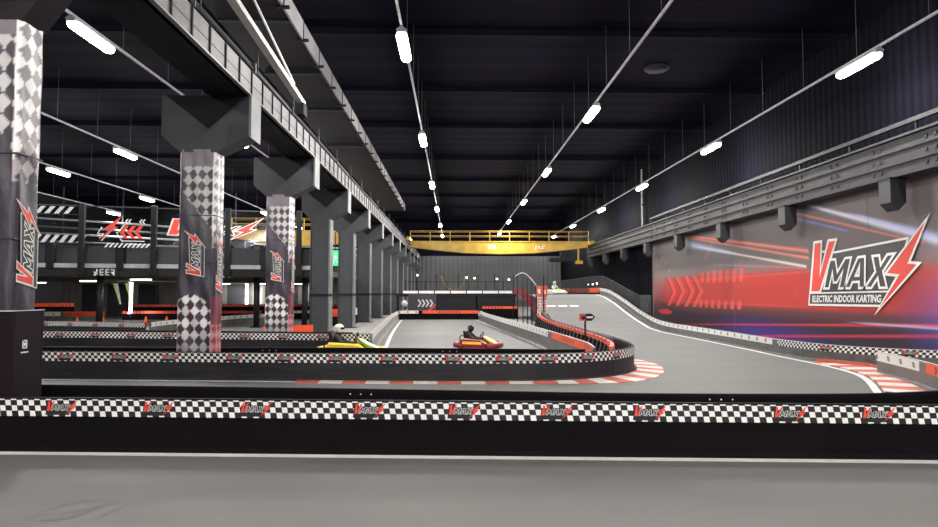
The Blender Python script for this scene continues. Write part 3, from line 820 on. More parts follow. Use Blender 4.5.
def mural_col(y, z):
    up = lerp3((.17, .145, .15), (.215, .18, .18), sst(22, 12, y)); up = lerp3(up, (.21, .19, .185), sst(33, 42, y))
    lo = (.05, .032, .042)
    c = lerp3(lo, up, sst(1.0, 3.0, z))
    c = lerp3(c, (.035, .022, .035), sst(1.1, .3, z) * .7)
    # red printed band
    core = sst(.95, 1.28, z) * sst(2.95 if y > 24 else 2.75, 2.38, z)
    stren = sst(42.3, 38, y) * .9 * (1 - .55 * sst(23, 14, y))
    if 29 < y < 39.5: core = max(core * .9, 0)
    c = lerp3(c, (.70, .028, .018), core * stren)
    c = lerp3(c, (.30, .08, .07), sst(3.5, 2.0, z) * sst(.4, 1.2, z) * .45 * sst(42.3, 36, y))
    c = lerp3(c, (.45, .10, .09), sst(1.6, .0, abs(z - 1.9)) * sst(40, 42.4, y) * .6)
    # chevrons at the left, then slanted bars
    v = abs(z - 1.86)
    for y0 in (39.3, 37.8, 36.35, 35.1):
        q = y - (y0 - (1 - v / .95) * 1.15)
        if 0 < q < .55 and v < .9: c = lerp3(c, (.85, .10, .08), .6)
        elif .55 <= q < .85 and v < .9: c = lerp3(c, (.09, .04, .045), .45)
    for k in range(7):
        y0 = 34.0 - k * .78
        q = y - (y0 - (z - 1.9) * .18)
        if 0 < q < .4 and (2.3 < z < 2.95 or .95 < z < 1.4): c = lerp3(c, (.75, .10, .09), .8)
    if (y - 40.2) ** 2 / 1.6 + (z - .52) ** 2 / .03 < 1: c = lerp3(c, (.7, .05, .05), .7)
    for yy, zz in ((40.0, 3.75), (41.2, 4.45), (40.7, 4.1), (39.3, 3.2), (41.6, 3.6)):
        r = math.hypot((y - yy), (z - zz)); c = lerp3(c, (.8, .35, .25), .7 * sst(.14, .05, r))
    c = lerp3(c, (.55, .2, .16), .45 * sst(.25, 0, abs((y - 33.0) + (z - 4.2) * 1.0)) * sst(3.4, 3.9, z))
    # violet and blue print along the bottom
    c = lerp3(c, (.085, .045, .32), .6 * sst(3.2, 0, math.hypot((y - 27.8) / 2.2, (z + .15) / .35)))
    c = lerp3(c, (.13, .12, .58), .9 * sst(5.5, 0, math.hypot(y - 14.2, (z - .9) * 2.6)))
    for y0, z0, y1, z1, w0, w1, col, s in ST:
        t = (y - y0) / (y1 - y0)
        if t < 0 or t > 1: continue
        w = w0 + (w1 - w0) * t; d = abs(z - (z0 + (z1 - z0) * t))
        e = min(1, t * 6, 1)
        if d < w * 3.2: c = lerp3(c, col, s * e * math.exp(-(d / (w * 1.3)) ** 2))
    return c
t = thing('wall_mural', 'huge red and grey printed mural with the VMAX emblem on the right wall', 'mural', (14.0, 26, -.95))
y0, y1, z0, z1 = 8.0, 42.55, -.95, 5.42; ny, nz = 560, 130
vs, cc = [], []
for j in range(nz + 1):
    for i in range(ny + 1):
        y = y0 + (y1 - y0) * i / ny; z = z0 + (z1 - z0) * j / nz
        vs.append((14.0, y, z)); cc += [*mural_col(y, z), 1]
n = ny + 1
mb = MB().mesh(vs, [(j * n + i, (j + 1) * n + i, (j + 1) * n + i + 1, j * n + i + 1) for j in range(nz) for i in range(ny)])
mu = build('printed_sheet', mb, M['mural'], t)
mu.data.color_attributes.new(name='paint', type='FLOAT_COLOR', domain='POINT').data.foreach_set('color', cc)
build('sheet_seam', MB().box(13.99, 13.996, 20.2, 20.208, 3.8, 5.4).box(13.99, 13.996, 30.2, 30.21, -.9, 5.4), M['steel_edge'], t)
build('edge_border', MB().box(13.97, 14.03, 42.55, 42.62, -.95, 5.42), M['steel_edge'], t)
fm = lambda u, v, w: Vector((13.985 - w, 23.8 - u, 1.08 + v))
emblem_parts(fm, t, depth=2.0)
mbt, wd = text_mesh('ELECTRIC INDOOR KARTING', lambda u, v, w: (u, v, 0), .34, 1, .012)
kx = 3.85 / wd
mbt.v = [tuple(fm(.28 + x * kx + y * .15, .325 + y * 1.0 + x * kx * .012, .016)) for x, y, _ in mbt.v]
build('tagline', mbt, M['white'], t)

# ================================================================== CEILING LAMPS
def lamp_proto(L=1.75):
    t = thing('tube_lamp', 'x', 'lamp', (0, 0, 0), 'ceiling tube lamps')
    build('housing', MB().prism([(-.10, .02), (-.13, .10), (-.05, .17), (.05, .17), (.13, .10), (.10, .02)], lambda u, v, w: (u, w, v), -L / 2 - .06, L / 2 + .06), M['housing'], t, local=True)
    mb = MB(); n = 14
    rr = [[(.15 * q * math.cos(2 * PI * k / n), w, -.02 + .11 * q * math.sin(2 * PI * k / n)) for k in range(n)]
          for w, q in ((-L / 2 - .06, .3), (-L / 2, .8), (-L / 2 + .08, 1), (L / 2 - .08, 1), (L / 2, .8), (L / 2 + .06, .3))]
    mb.loft(rr, 0, True); build('diffuser', mb, M['tube'], t, local=True)
    return t
def light(x, y, z, sx, sy, power, col=(1, .975, .94), rot=(0, 0, 0)):
    ld = bpy.data.lights.new('area', 'AREA'); ld.shape = 'RECTANGLE'; ld.size = sx; ld.size_y = sy; ld.energy = power; ld.color = col
    o = bpy.data.objects.new('area', ld); COL.objects.link(o); o.location = (x, y, z); o.rotation_euler = rot
    return o
def glow(x, y, z, power, col=(1, .97, .94)):
    ld = bpy.data.lights.new('point', 'POINT'); ld.shadow_soft_size = .12; ld.energy = power; ld.color = col
    o = bpy.data.objects.new('point', ld); COL.objects.link(o); o.location = (x, y, z); return o
PW = 250; PP = 430
ROWS = [(-1.4, 8.6, [-27, -16.5, -6, 5.6, 16.73, 27.1, 38.5, 49.6, 61.6, 73.2], 'left in the open hall'),  # lamps behind the camera are unseen, added to light the barrier fronts
        (5.25, 8.6, [-31 + 5, -16, -8, .8, 11.9, 22.95, 34.2, 45.6, 58.2, 70.5], 'over the centre of the open hall'),
        (12.15, 8.6, [-25, -14, -4, 6.9, 17.75, 28.3, 38.9, 49.8, 61.9, 73.6], 'beside the mural wall'),
        (-9.7, 8.6, [-27, -16.5, -6, 5.5, 16.27, 27.5, 39, 50.5, 62], 'in the left bay nearest the columns'),
        (-16.2, 8.6, [19, 30.2, 41.5, 52.5, 64], 'second row into the left bay'),
        (-22.4, 8.6, [23.5, 34.84, 44.8, 56], 'third row into the left bay'),
        (-29.2, 8.6, [30.5, 42, 52.8], 'farthest row into the left bay')]
proto = None
for x, z, ds, where in ROWS:
    y0 = ds[0] - 3; y1 = ds[-1] + 1.2
    t = thing('lamp_rail', f'thin pale suspended rail carrying the lamp row {where}', 'rail', (x, y0, z + .17), 'lamp rails under the roof')
    build('trunking', MB().box(x - .03, x + .03, y0, y1, z + .18, z + .25, ch=.01), M['cable'], t)
    y = max(y0 + .6, 1.0)
    while y < y1 and y < 62:
        build('suspension_wire', MB().tube((x, y, z + .24), (x, y, 11.0), .008, 5), M['wire'], t); y += 2.8
    vis = [d for d in ds if d > 10]
    for i, d in enumerate(ds):
        if proto is None: proto = lamp_proto(); o = proto
        else: o = copy_tree(proto)
        o.location = (x, d, z)
        o['group'] = f'tube lamps of the row {where}'
        if d > 12: o['label'] = f'bright tube lamp, {ORD[[q for q in ds if q > 12].index(d)]} seen in the row {where}'
        else: o['label'] = f'tube lamp {"unseen above" if d > 0 else ORD[[q for q in ds if q < 0][::-1].index(d)] + " added behind"} the camera in the row {where}'
        k_ = 1.0 if d < 0 else (.22 if d < 9 else (.7 if d < 14 else 1))
        light(x, d, z - .16, .2, 1.7, PW * k_); glow(x, d, z - .22, PP * (2.2 if d < 0 else k_))  # added rear lamps shine stronger onto the barrier faces

# ------------------------------------------------------------------ roof beams and vent
for i, y in enumerate([9, 15, 21, 27, 33, 41, 49, 57, 65, 73]):
    o = build('roof_beam', MB().prism([(-.12, 0), (.12, 0), (.12, .05), (.03, .08), (.03, .55), (.12, .58), (.12, .6), (-.12, .6), (-.12, .58), (-.03, .55), (-.03, .08), (-.12, .05)],
              lambda u, v, w: (w, u * .8, v * .4), -37.9, 14.0), M['roofbeam'], origin=None)
    o.location = (0, y, 10.76)
    tag(o, f'dark cross beam under the black roof, {ORD[i]} from the camera', 'beam', 'roof cross beams')
t = thing('ceiling_vent', 'small round disc vent in the dark roof between two lamp rows', 'vent', (8.3, 24.4, 10.9))
build('disc', MB().tube((8.3, 24.4, 10.86), (8.3, 24.4, 10.93), .42, 20), M['girder_dark'], t)
build('rim', MB().tube((8.3, 24.4, 10.92), (8.3, 24.4, 11.0), .5, 20), M['girder_dark'], t)

# ================================================================== CRANES
def crane(label, xa, xb, y, group, zt=6.86, bw=0):
    t = thing('overhead_crane', label, 'crane', (xa, y, 5.5))
    L = xb - xa
    # fish-bellied girder
    low = [(0, 6.28), (.12, 6.02), (.3, 5.72), (.5, 5.62), (.7, 5.72), (.88, 6.02), (1, 6.28)]
    poly = [(xa, zt - .08)] + [(xa + L * a, z) for a, z in low] + [(xb, zt - .08)]
    build('main_girder', MB().prism(poly, lambda u, v, w: (u, w, v), y, y + .5), M['yellow'], t)
    build('top_plate', MB().box(xa, xb, y - .12, y + 1.2, zt - .08, zt, ch=.015), M['yellow'], t)
    belly = MB()
    for (a, z), (b, z2) in zip(low, low[1:]):
        belly.mesh([(xa + L * a, y - .05, z), (xa + L * b, y - .05, z2), (xa + L * b, y + .55, z2), (xa + L * a, y + .55, z),
                    (xa + L * a, y - .05, z - .05), (xa + L * b, y - .05, z2 - .05), (xa + L * b, y + .55, z2 - .05), (xa + L * a, y + .55, z - .05)],
                   [(0, 1, 2, 3), (7, 6, 5, 4), (0, 4, 5, 1), (3, 2, 6, 7)])
    build('lower_flange', belly, M['yellow_dark'], t)
    n = int(L / 1.9)
    for k in range(n + 1):
        x = xa + L * k / n
        build('rail_post', MB().box(x - .03, x + .03, y - .1, y - .04, zt, zt + 1.0), M['yellow'], t)
    for z in (zt + .5, zt + .97):
        build('hand_rail', MB().box(xa, xb, y - .1, y - .05, z, z + .045), M['yellow'], t)
        build('hand_rail', MB().box(xa, xb, y + 1.1, y + 1.15, z, z + .045), M['yellow_dark'], t)
    return t
t = crane('yellow overhead travelling crane spanning the far end of the open hall', -4.3, 13.3, 60, None)
build('end_carriage', MB().box(-4.62, -4.28, 59.3, 62.2, 6.87, 7.25, ch=.03), M['yellow'], t)
build('end_carriage', MB().box(13.2, 13.8, 59.2, 62.2, 6.48, 6.85, ch=.03), M['yellow'], t)
build('hoist_trolley', MB().box(9.5, 12.3, 60.1, 61, 4.85, 5.25, ch=.08).box(10.6, 11.2, 60.2, 60.8, 5.25, 5.9), M['dark'], t)
build('drop_cabin', MB().box(12.0, 12.7, 59.7, 60.3, 4.6, 4.95, ch=.05).box(12.2, 12.35, 59.8, 59.9, 4.95, 6.2), M['yellow'], t)
mk = MB()
for (a, b, c, d) in ((3.35, 3.6, 6.1, 6.18), (3.35, 3.42, 6.1, 6.5), (3.5, 3.72, 6.42, 6.5), (3.55, 3.62, 6.18, 6.4), (3.78, 3.86, 6.1, 6.5), (3.86, 4.1, 6.25, 6.33), (3.95, 4.05, 6.33, 6.5),
                     (3.98, 4.15, 6.1, 6.18), (7.9, 8.1, 6.05, 6.13), (8.05, 8.13, 6.05, 6.35), (8.2, 8.5, 6.3, 6.38), (8.4, 8.48, 6.1, 6.3), (8.55, 8.85, 6.1, 6.18), (8.7, 8.78, 6.1, 6.4), (8.8, 9.0, 6.35, 6.43)):
    mk.box(a, b, 59.985, 59.998, c, d)
build('painted_marks', mk, M['white'], t)
t = crane('yellow overhead crane far back in the left bay behind the mezzanine glass', -18.1, -6.4, 50, None)
t['label'] = 'yellow overhead crane far back in the left bay behind the mezzanine glass'

# ================================================================== LEFT BAY
# far steel columns and truss
fc = None
for i, y in enumerate((48.5, 54, 60, 66, 72)):
    if fc is None:
        fc = thing('lattice_column', 'x', 'column', (-18.6, y, 0), 'far pale columns of the left bay')
        build('shaft', MB().box(-.28, .28, -.25, .25, 0, 6.3, ch=.03), M['steel'], fc, local=True)
        build('flange', MB().box(.28, .36, -.3, .3, 0, 6.3), M['steel_edge'], fc, local=True)
        build('head_bracket', MB().prism([(-.3, 5.4), (.3, 5.4), (.9, 6.0), (.9, 6.3), (-.9, 6.3), (-.9, 6.0)], lambda u, v, w: (u, w, v), -.25, .25), M['steel'], fc, local=True)
        c = fc
    else: c = copy_tree(fc)
    c.location = (-18.6, y, 0); c['label'] = f'pale steel column behind the mezzanine, {ORD[i]} of the far row'
t = thing('crane_girder', 'dark runway girder on the far columns of the left bay', 'girder', (-18.6, 48, 6.3))
build('web', MB().box(-18.8, -18.4, 47.9, 79.9, 6.3, 6.9), M['girder_dark'], t)
build('top_flange', MB().box(-19.0, -18.2, 47.9, 79.9, 6.9, 6.98), M['steel'], t)
t = thing('pipe_rack', 'grey pipes and cross trusses high in the far left bay', 'pipes', (-26, 50, 6.2))
for k, z in enumerate((6.2, 6.8, 7.3, 7.9)):
    build('pipe', MB().tube((-36, 52 - k, z), (-8, 58 + k, z - .9), .09, 8), M['cable'] if k % 2 else M['steel_edge'], t)
for k in range(6): build('hanger', MB().box(-34 + k * 4.6, -33.9 + k * 4.6, 53.5 + k, 53.6 + k, 5.2, 11.0), M['steel'], t)

def MZ(x): return 28.6 + (x + 19.8) * .235       # front edge of the mezzanine
t = thing('mezzanine_deck', 'dark mezzanine floor with a grey ledge crossing the left bay', 'mezzanine', (-16, 30, 2.6))
xa, xb = -30, -6.5
def slab(z0, z1, y_off0, y_off1, xa=xa, xb=xb):
    return MB().prism([(xa, MZ(xa) + y_off0), (xb, MZ(xb) + y_off0), (xb, y_off1 if y_off1 > 20 else MZ(xb) + y_off1), (xa, y_off1 if y_off1 > 20 else MZ(xa) + y_off1)], lambda u, v, w: (u, v, w), z0, z1)
build('deck_slab', slab(2.62, 2.9, .05, 47.2), M['under'], t)
build('fascia', slab(2.55, 2.94, -.06, .05), M['dark'], t)
build('ledge', slab(2.94, 3.14, -.09, .12), M['ledge'], t)
for k in range(8): build('soffit_beam', MB().box(xa, xb, 33 + k * 1.8, 33.15 + k * 1.8, 2.5, 2.62), M['under'], t)
# parapet
t = thing('mezzanine_parapet', 'black panelled parapet along the mezzanine ledge', 'parapet', (-16, 30, 3.14))
build('panels', slab(3.14, 3.95, .12, .2), M['brown_wall'], t)
for x in (-28.4, -24.8, -22.1, -18.8, -15.95, -12.85, -9.6):
    build('thick_post', MB().box(x - .2, x + .2, MZ(x) - .12, MZ(x) + .12, 2.9, 4.15, ch=.02), M['dark'], t)
build('hand_rail', slab(3.95, 4.0, .1, .22), M['steel'], t)
# tall posts and glass
posts = [-24.0, -20.7, -17.45, -14.45, -11.2, -7.9]
pp = None
for i, x in enumerate(posts):
    pt = thing('glass_post', f'tall black post of the mezzanine glass screen, {ORD[i]} from the left', 'post', (x, MZ(x) - .2, 2.9), 'tall posts of the glass screen')
    build('shaft', MB().box(x - .13, x + .13, MZ(x) - .3, MZ(x) - .13, 2.56, 5.95, ch=.02), M['dark'], pt)
    build('shoe', MB().box(x - .18, x + .18, MZ(x) - .33, MZ(x) - .12, 2.6, 2.85, ch=.02), M['dark'], pt)
for i, (a, b) in enumerate(zip(posts, posts[1:])):
    g_ = thing('glass_screen', f'clear glass screen above the mezzanine parapet, {ORD[i]} bay from the left', 'glass screen', (a, MZ(a), 4.0), 'glass screens of the mezzanine')
    pl = [(a + .15, MZ(a + .15) - .2), (b - .15, MZ(b - .15) - .2)]
    build('pane', MB().face([(pl[0][0], pl[0][1], 4.02), (pl[1][0], pl[1][1], 4.02), (pl[1][0], pl[1][1], 5.82), (pl[0][0], pl[0][1], 5.82)]), M['glass'], g_)
    build('top_frame', MB().box(a + .14, b - .14, 0, .04, 0, .05), M['steel'], g_, local=True).matrix_local = Matrix.Translation((0, -.22, 1.82)) @ Matrix.Rotation(math.atan(.235), 4, 'Z') @ Matrix.Translation((-a, 0, 0))
# graphics fixed on the glass
def fz(x0, z0, kx, kz=None, off=.26):
    kz = kz or kx
    return lambda u, v, w: Vector((x0 + u * kx, MZ(x0 + u * kx) - off - w, z0 + v * kz))
t = thing('glass_decal', 'VMAX emblem decal on the mezzanine glass, half hidden by the patterned column', 'sign', (-12, MZ(-12), 4.2))
emblem_parts(fz(-14.0, 4.27, .70, .41, .24), t, plate=False, depth=1)
t = thing('glass_decal', 'red lightning bolt and chevron arrows decal on the mezzanine glass', 'sign', (-16, MZ(-16), 4.1))
f = fz(-16.75, 4.22, .42, .42, .27)
bl = [((u - 3.93), v) for u, v in LOGO['bolt']]
build('lightning_bolt', MB().fill([bl], f, 0), M['logo_red'], t)
build('bolt_outline', MB().outline([(-.1, .75), (.35, 1.55)], f, .09, .0, closed=False).outline([(-.1, .75), (.5, .78), (.1, .3)], f, .07, .0, closed=False)
      .outline([(.3, 0), (1.6, 1.5)], f, .09, .0, closed=False), M['white'], t)
for k in range(3):
    x = 2.05 + k * .72
    build('chevron', MB().fill([[(x, .98), (x + .55, 1.75), (x + .95, 1.75), (x + .45, .98), (x + .95, .25), (x + .55, .25)]], f, 0), M['logo_red'], t)
mb = MB()
for x in (2.6, 2.9, 4.0, 4.3): mb.fill([[(x, 2.2), (x + .22, 2.5), (x + .36, 2.5), (x + .14, 2.2), (x + .36, 1.95), (x + .22, 1.95)]], f, 0)
mb.outline([(1.9, .9), (2.6, 1.95), (2.75, 1.95)], f, .09, 0, closed=False).outline([(1.75, 1.0), (2.3, .0), (4.6, .0)], f, .09, 0, closed=False)
for k in range(10): mb.fill([[(.6 + k * .45, -.75), (.95 + k * .45, -.25), (1.15 + k * .45, -.25), (.8 + k * .45, -.75)]], f, 0)
build('white_marks', mb, M['white'], t)
def stripes(label, x0, z0, n, w, h):
    t = thing('hazard_strip', label, 'sign', (x0, MZ(x0), z0)); mb = MB()
    for k in range(n):
        a = x0 + k * w; q = [(a, 0), (a + w * .5, 0), (a + w * 1.15, h), (a + w * .65, h)]
        mb.face([(u, MZ(u) - .24, z0 + v) for u, v in q])
    build('slanted_stripes', mb, M['white_dull'], t)
    L = n * w + .4
    build('edge_line', MB().face([(x0, MZ(x0) - .23, z0 - .04), (x0 + L, MZ(x0 + L) - .23, z0 - .04), (x0 + L, MZ(x0 + L) - .23, z0 - .02), (x0, MZ(x0) - .23, z0 - .02)]), M['steel'], t)
stripes('upper strip of slanting white stripes on the glass at the far left', -20.1, 5.45, 6, .38, .33)
stripes('lower strip of slanting white stripes on the glass at the far left', -19.8, 4.1, 7, .36, .36)
# little white sign glyphs on the fascia
def glyphs(label, x0, z0, cols, seed):
    t = thing('fascia_sign', label, 'sign', (x0, MZ(x0), z0)); r = random.Random(seed); mb = MB()
    for k in range(cols):
        x = x0 + k * .235; y = MZ(x) - .15
        for (a, b, c, d) in r.sample([(0, .06, 0, .3), (.12, .18, 0, .3), (0, .18, .25, .3), (0, .18, .12, .17), (0, .18, 0, .05), (.06, .12, .05, .12)], 4):
            mb.box(x + a, x + b, y - .01, y, z0 + c, z0 + d)
    build('white_symbols', mb, M['white'], t)
    build('board', slab(z0 - .04, z0 + .36, -.12, -.07, x0 - .1, x0 + cols * .235 + .05), M['dark'], t)
glyphs('small white symbols on the mezzanine fascia below the bolt decal', -16.95, 2.58, 4, 3)
glyphs('small white symbols on the mezzanine fascia right of the patterned column', -11.7, 2.5, 3, 5)
# support posts
for i, x in enumerate((-27, -21.9, -17.0, -10.05, -7.75)):
    p = thing('mezzanine_post', f'black round support post under the mezzanine, {ORD[i]} from the left', 'post', (x, MZ(x) + .5, 0), 'support posts under the mezzanine')
    build('shaft', MB().tube((x, MZ(x) + .5, 0), (x, MZ(x) + .5, 2.55), .15, 12), M['dark'], p)
    build('foot_plate', MB().box(x - .25, x + .25, MZ(x) + .25, MZ(x) + .75, 0, .04, ch=.01), M['dark'], p)
# walls under the mezzanine
struct('wall_mezzanine', MB().box(-30, -6.2, 47.3, 47.5, 0, 2.62), M['silver'])
t = thing('wall_cabinet', 'row of tall dark cabinets against the silver wall in the left bay', 'cabinet', (-24, 46.9, 0))
for x in (-27.5, -25.6, -23.3, -18.6, -16.6, -12.7, -10.4): build('door_panel', MB().box(x - .7, x + .7, 47.0, 47.28, 0, 2.4, ch=.03), M['brown_wall'], t)
# lamps below
for i, (x, y) in enumerate([(-27.5, 41), (-20.6, 35), (-15.8, 31.2), (-17.1, 45.6), (-14.2, 45.9), (-11.5, 46.0)]):
    o = thing('soffit_lamp', f'flat oval lamp under the mezzanine, {ORD[i]} from the left', 'lamp', (x, y, 2.5), 'oval lamps under the mezzanine')
    build('housing', MB().box(x - .55, x + .55, y - .12, y + .12, 2.45, 2.5, ch=.02), M['housing'], o)
    build('diffuser', MB().box(x - .5, x + .5, y - .1, y + .1, 2.39, 2.45, ch=.02), M['tube_soft'], o)
    light(x, y, 2.36, 1.0, .2, 60)
for i, (x, y) in enumerate([(-20.5, 39.3), (-15.6, 46.4)]):
    o = thing('vertical_lamp', 'upright glowing tube lamp ' + ('left of the patterned column under the mezzanine', 'between the two wrapped columns under the mezzanine')[i], 'lamp', (x, y, .4))
    build('tube', MB().tube((x, y, .5), (x, y, 2.42), .09 if i == 0 else .10, 12), M['tube_soft'], o)
    build('end_cap', MB().tube((x, y, .42), (x, y, .5), .19, 12).tube((x, y, 2.42), (x, y, 2.48), .19, 12), M['housing'], o)
    build('stand', MB().tube((x, y, 0), (x, y, .42), .04, 8), M['dark'], o)
    light(x, y - .35, 1.4, .3, 1.8, 60, rot=(PI / 2, 0, 0))
# green pennants
for i, x in enumerate((-23.0, -22.2)):
    o = thing('pennant', ('left', 'right')[i] + ' one of two slim green and white pennants under the mezzanine', 'pennant', (x, 41.7, 1.0))
    build('cloth', MB().mesh([(x, 41.7, 2.4), (x + .35, 41.7, 2.4), (x + .5, 41.72, 1.6), (x + .62, 41.7, 1.0), (x + .5, 41.68, 1.0), (x + .28, 41.72, 1.6)], [(0, 5, 2, 1), (5, 4, 3, 2)]), M['pale_green'] if 'pale_green' in M else M['white_dull'], o)
    build('green_edge', MB().mesh([(x + .05, 41.66, 2.35), (x + .14, 41.66, 2.35), (x + .55, 41.66, 1.05), (x + .5, 41.66, 1.05)], [(0, 3, 2, 1)]), M['kart_green'], o)
    build('pole', MB().tube((x + .18, 41.8, 0), (x + .18, 41.8, 2.5), .03, 6), M['dark'], o)
# low reflectors / cones on the third barrier side
for i, (x, y) in enumerate([(-19.4, 32), (-18.3, 32.4), (-16.4, 33), (-15.4, 33.2), (-14.2, 33.3), (-12.7, 33.6)]):
    o = thing('track_cone', f'small red track cone in the left bay, {ORD[i]} from the left', 'cone', (x, y, 0), 'small red cones in the left bay')
    build('cone', MB().tube((x, y, .03), (x, y, .5), .15, 12, .03), M['orange'], o)
    build('base', MB().box(x - .2, x + .2, y - .2, y + .2, 0, .03, ch=.01), M['red'], o)
# exit sign seen between the bare columns
t = thing('exit_sign', 'lit green emergency exit sign between the bare columns', 'sign', (-8.7, 44.8, 3.6))
build('panel', MB().box(-8.95, -8.4, 44.7, 44.8, 3.75, 4.85, ch=.02), M['green_sign'], t)
mk = MB().ball((-8.62, 44.69, 4.6), .07, 1, .1, 1).box(-8.7, -8.58, 44.68, 44.69, 4.2, 4.5)
mk.outline([(-8.62, 4.22), (-8.8, 4.05), (-8.78, 3.85)], lambda u, v, w: (u, 44.685, v), .06, 0, closed=False).outline([(-8.66, 4.22), (-8.55, 4.0), (-8.45, 3.9)], lambda u, v, w: (u, 44.685, v), .06, 0, closed=False)
mk.outline([(-8.85, 4.3), (-8.65, 4.45), (-8.5, 4.3)], lambda u, v, w: (u, 44.685, v), .05, 0, closed=False)
build('running_figure', mk, M['white'], t)
build('bracket', MB().box(-8.7, -8.65, 44.72, 44.78, 4.85, 6.2), M['dark'], t)

# ================================================================== FAR WALKWAY, STAIRS
t = thing('raised_walkway', 'raised walkway with white edge and black skirt across the far end', 'walkway', (.5, 42, 0))
build('deck_slab', MB().box(-4.0, 4.3, 42, 43.4, 1.5, 1.72), M['dark'], t)
mb = MB(); x = -3.5
while x < 4.2: mb.box(x, min(4.25, x + 1.02), 41.95, 42.0, 1.72, 1.90); x += 1.1
build('edge_boards', mb, M['white'], t)
for a, b in ((-1.15, 1.52), (1.62, 4.2)): build('skirt_panel', MB().box(a, b, 42.05, 42.1, .5, 1.5, ch=.015), M['dark'], t)
build('lower_edge', MB().box(-1.15, 4.2, 42.0, 42.04, .46, .52), M['steel_edge'], t)
for i, x in enumerate((-3.3, -2.6, -1.95, -1.2, -.5, .3, 1.0, 1.65, 2.2, 2.8, 3.4, 4.1)):
    build('rail_post', MB().box(x - .03, x + .03, 41.98, 42.04, 1.7, 3.05 if i % 2 else 2.55), M['dark'], t)
build('hand_rail', MB().box(-3.4, 4.2, 41.98, 42.03, 2.5, 2.54), M['dark'], t)
for x in (-3.9, -1.2, 1.57, 4.2): build('leg', MB().box(x - .07, x + .07, 42.6, 42.74, 0, 1.5), M['dark'], t)
t = thing('banner', 'dark purple banner with pale chevrons under the raised walkway', 'banner', (-2.1, 41.9, .5))
build('cloth', MB().box(-3.15, -1.2, 41.9, 41.93, .45, 1.7, ch=.008), M['banner'], t)
mb = MB()
for k in range(4):
    x = -2.5 + k * .27; mb.face([(x, 41.88, .8), (x + .12, 41.88, .8), (x + .28, 41.88, 1.05), (x + .16, 41.88, 1.05)]); mb.face([(x + .16, 41.88, 1.05), (x + .28, 41.88, 1.05), (x + .12, 41.88, 1.3), (x, 41.88, 1.3)])
build('chevrons', mb, M['white_dull'], t)
build('red_streak', MB().face([(-1.9, 41.88, .47), (-1.7, 41.88, .47), (-1.25, 41.88, .9), (-1.3, 41.88, 1.0)]), M['red'], t)
t = thing('hose', 'yellowish hose looping from the walkway rail', 'hose', (0, 42.2, 1.8))
build('loop', MB().path(smooth([(-.9, 42.2, 3.0), (-.7, 42.2, 2.4), (-.1, 42.2, 1.95), (.6, 42.2, 2.3), (.75, 42.2, 3.0)], .15), .03, 6), M['yellow_dark'], t)
build('hook', MB().box(-.95, -.85, 42.15, 42.25, 3.0, 3.06).box(.7, .8, 42.15, 42.25, 3.0, 3.06), M['dark'], t)
for i, (x, z, r) in enumerate(((-.35, 3.0, .2), (3.25, 2.85, 0), (4.0, 2.8, 0), (1.65, 2.75, 0), (2.3, 2.7, .6))):
    o = thing('work_lamp', f'small bright work lamp on the far wall above the walkway, {ORD[i]} one', 'lamp', (x, 43.3, z), 'small work lamps above the walkway')
    x = (-2.6, .9, 1.45, 3.05, 3.9)[i]
    o.location = (x, 43.3, 1.72)
    build('head', MB().box(x - .06, x + .06, 43.25, 43.33, z - .05, z + .05, ch=.015), M['tube_soft'], o)
    build('stalk', MB().tube((x, 43.35, 1.72), (x, 43.35, z), .015, 6), M['dark'], o)

t = thing('staircase', 'red stringer staircase with curved handrail beside the ramp top', 'staircase', (4.0, 36, 0))
poly = [(3.3, 2.02), (3.95, 1.98), (4.35, 1.55), (4.7, .75), (4.55, .7), (4.15, 1.2), (3.8, 1.6), (3.3, 1.75)]
build('stringer', MB().prism(poly, lambda u, v, w: (u, w, v), 34.5, 34.6), M['kart_red'], t)
for k in range(6):
    x = 3.75 + k * .16; z = 1.85 - k * .2
    build('tread', MB().box(x, x + .22, 34.6, 35.5, z, z + .04), M['dark'], t)
for x, zt in ((3.35, 2.55), (3.6, 2.75), (3.9, 2.8), (4.15, 2.6), (4.4, 2.35), (4.68, 2.0)):
    build('baluster', MB().tube((x, 34.47, .0), (x, 34.47, zt), .03, 6), M['dark'], t)
build('hand_rail', MB().path(smooth([(3.45, 34.45, 2.70), (3.8, 34.45, 2.88), (4.1, 34.45, 2.8), (4.4, 34.45, 2.5), (4.75, 34.45, 2.05)], .1), .03, 6), M['white_dull'], t)
t = thing('sign_tower', 'tall red and white sign panel at the left edge of the ramp', 'sign', (4.6, 32, 0))
build('panel', MB().box(4.36, 4.86, 31.95, 32.0, .25, 1.6, ch=.01), M['white_dull'], t)
build('header_panel', MB().box(4.32, 4.9, 31.9, 31.95, 1.55, 2.12, ch=.01), M['rail_red'], t)
mb = MB()
for k in range(8):
    z = .32 + k * .15
    for q in range(3): mb.box(4.38 + q * .16 + (k % 2) * .05, 4.46 + q * .16 + (k % 2) * .05, 31.93, 31.948, z, z + .09)
build('red_lattice', mb, M['red'], t)
build('white_emblem', MB().box(4.40, 4.52, 31.88, 31.895, 1.72, 1.95).box(4.66, 4.8, 31.88, 31.895, 1.7, 1.9), M['white'], t)
build('post', MB().box(4.28, 4.35, 31.93, 32.0, 0, 2.15), M['dark'], t)
build('post', MB().box(4.66, 4.72, 31.84, 31.88, 0, 2.65), M['dark'], t)
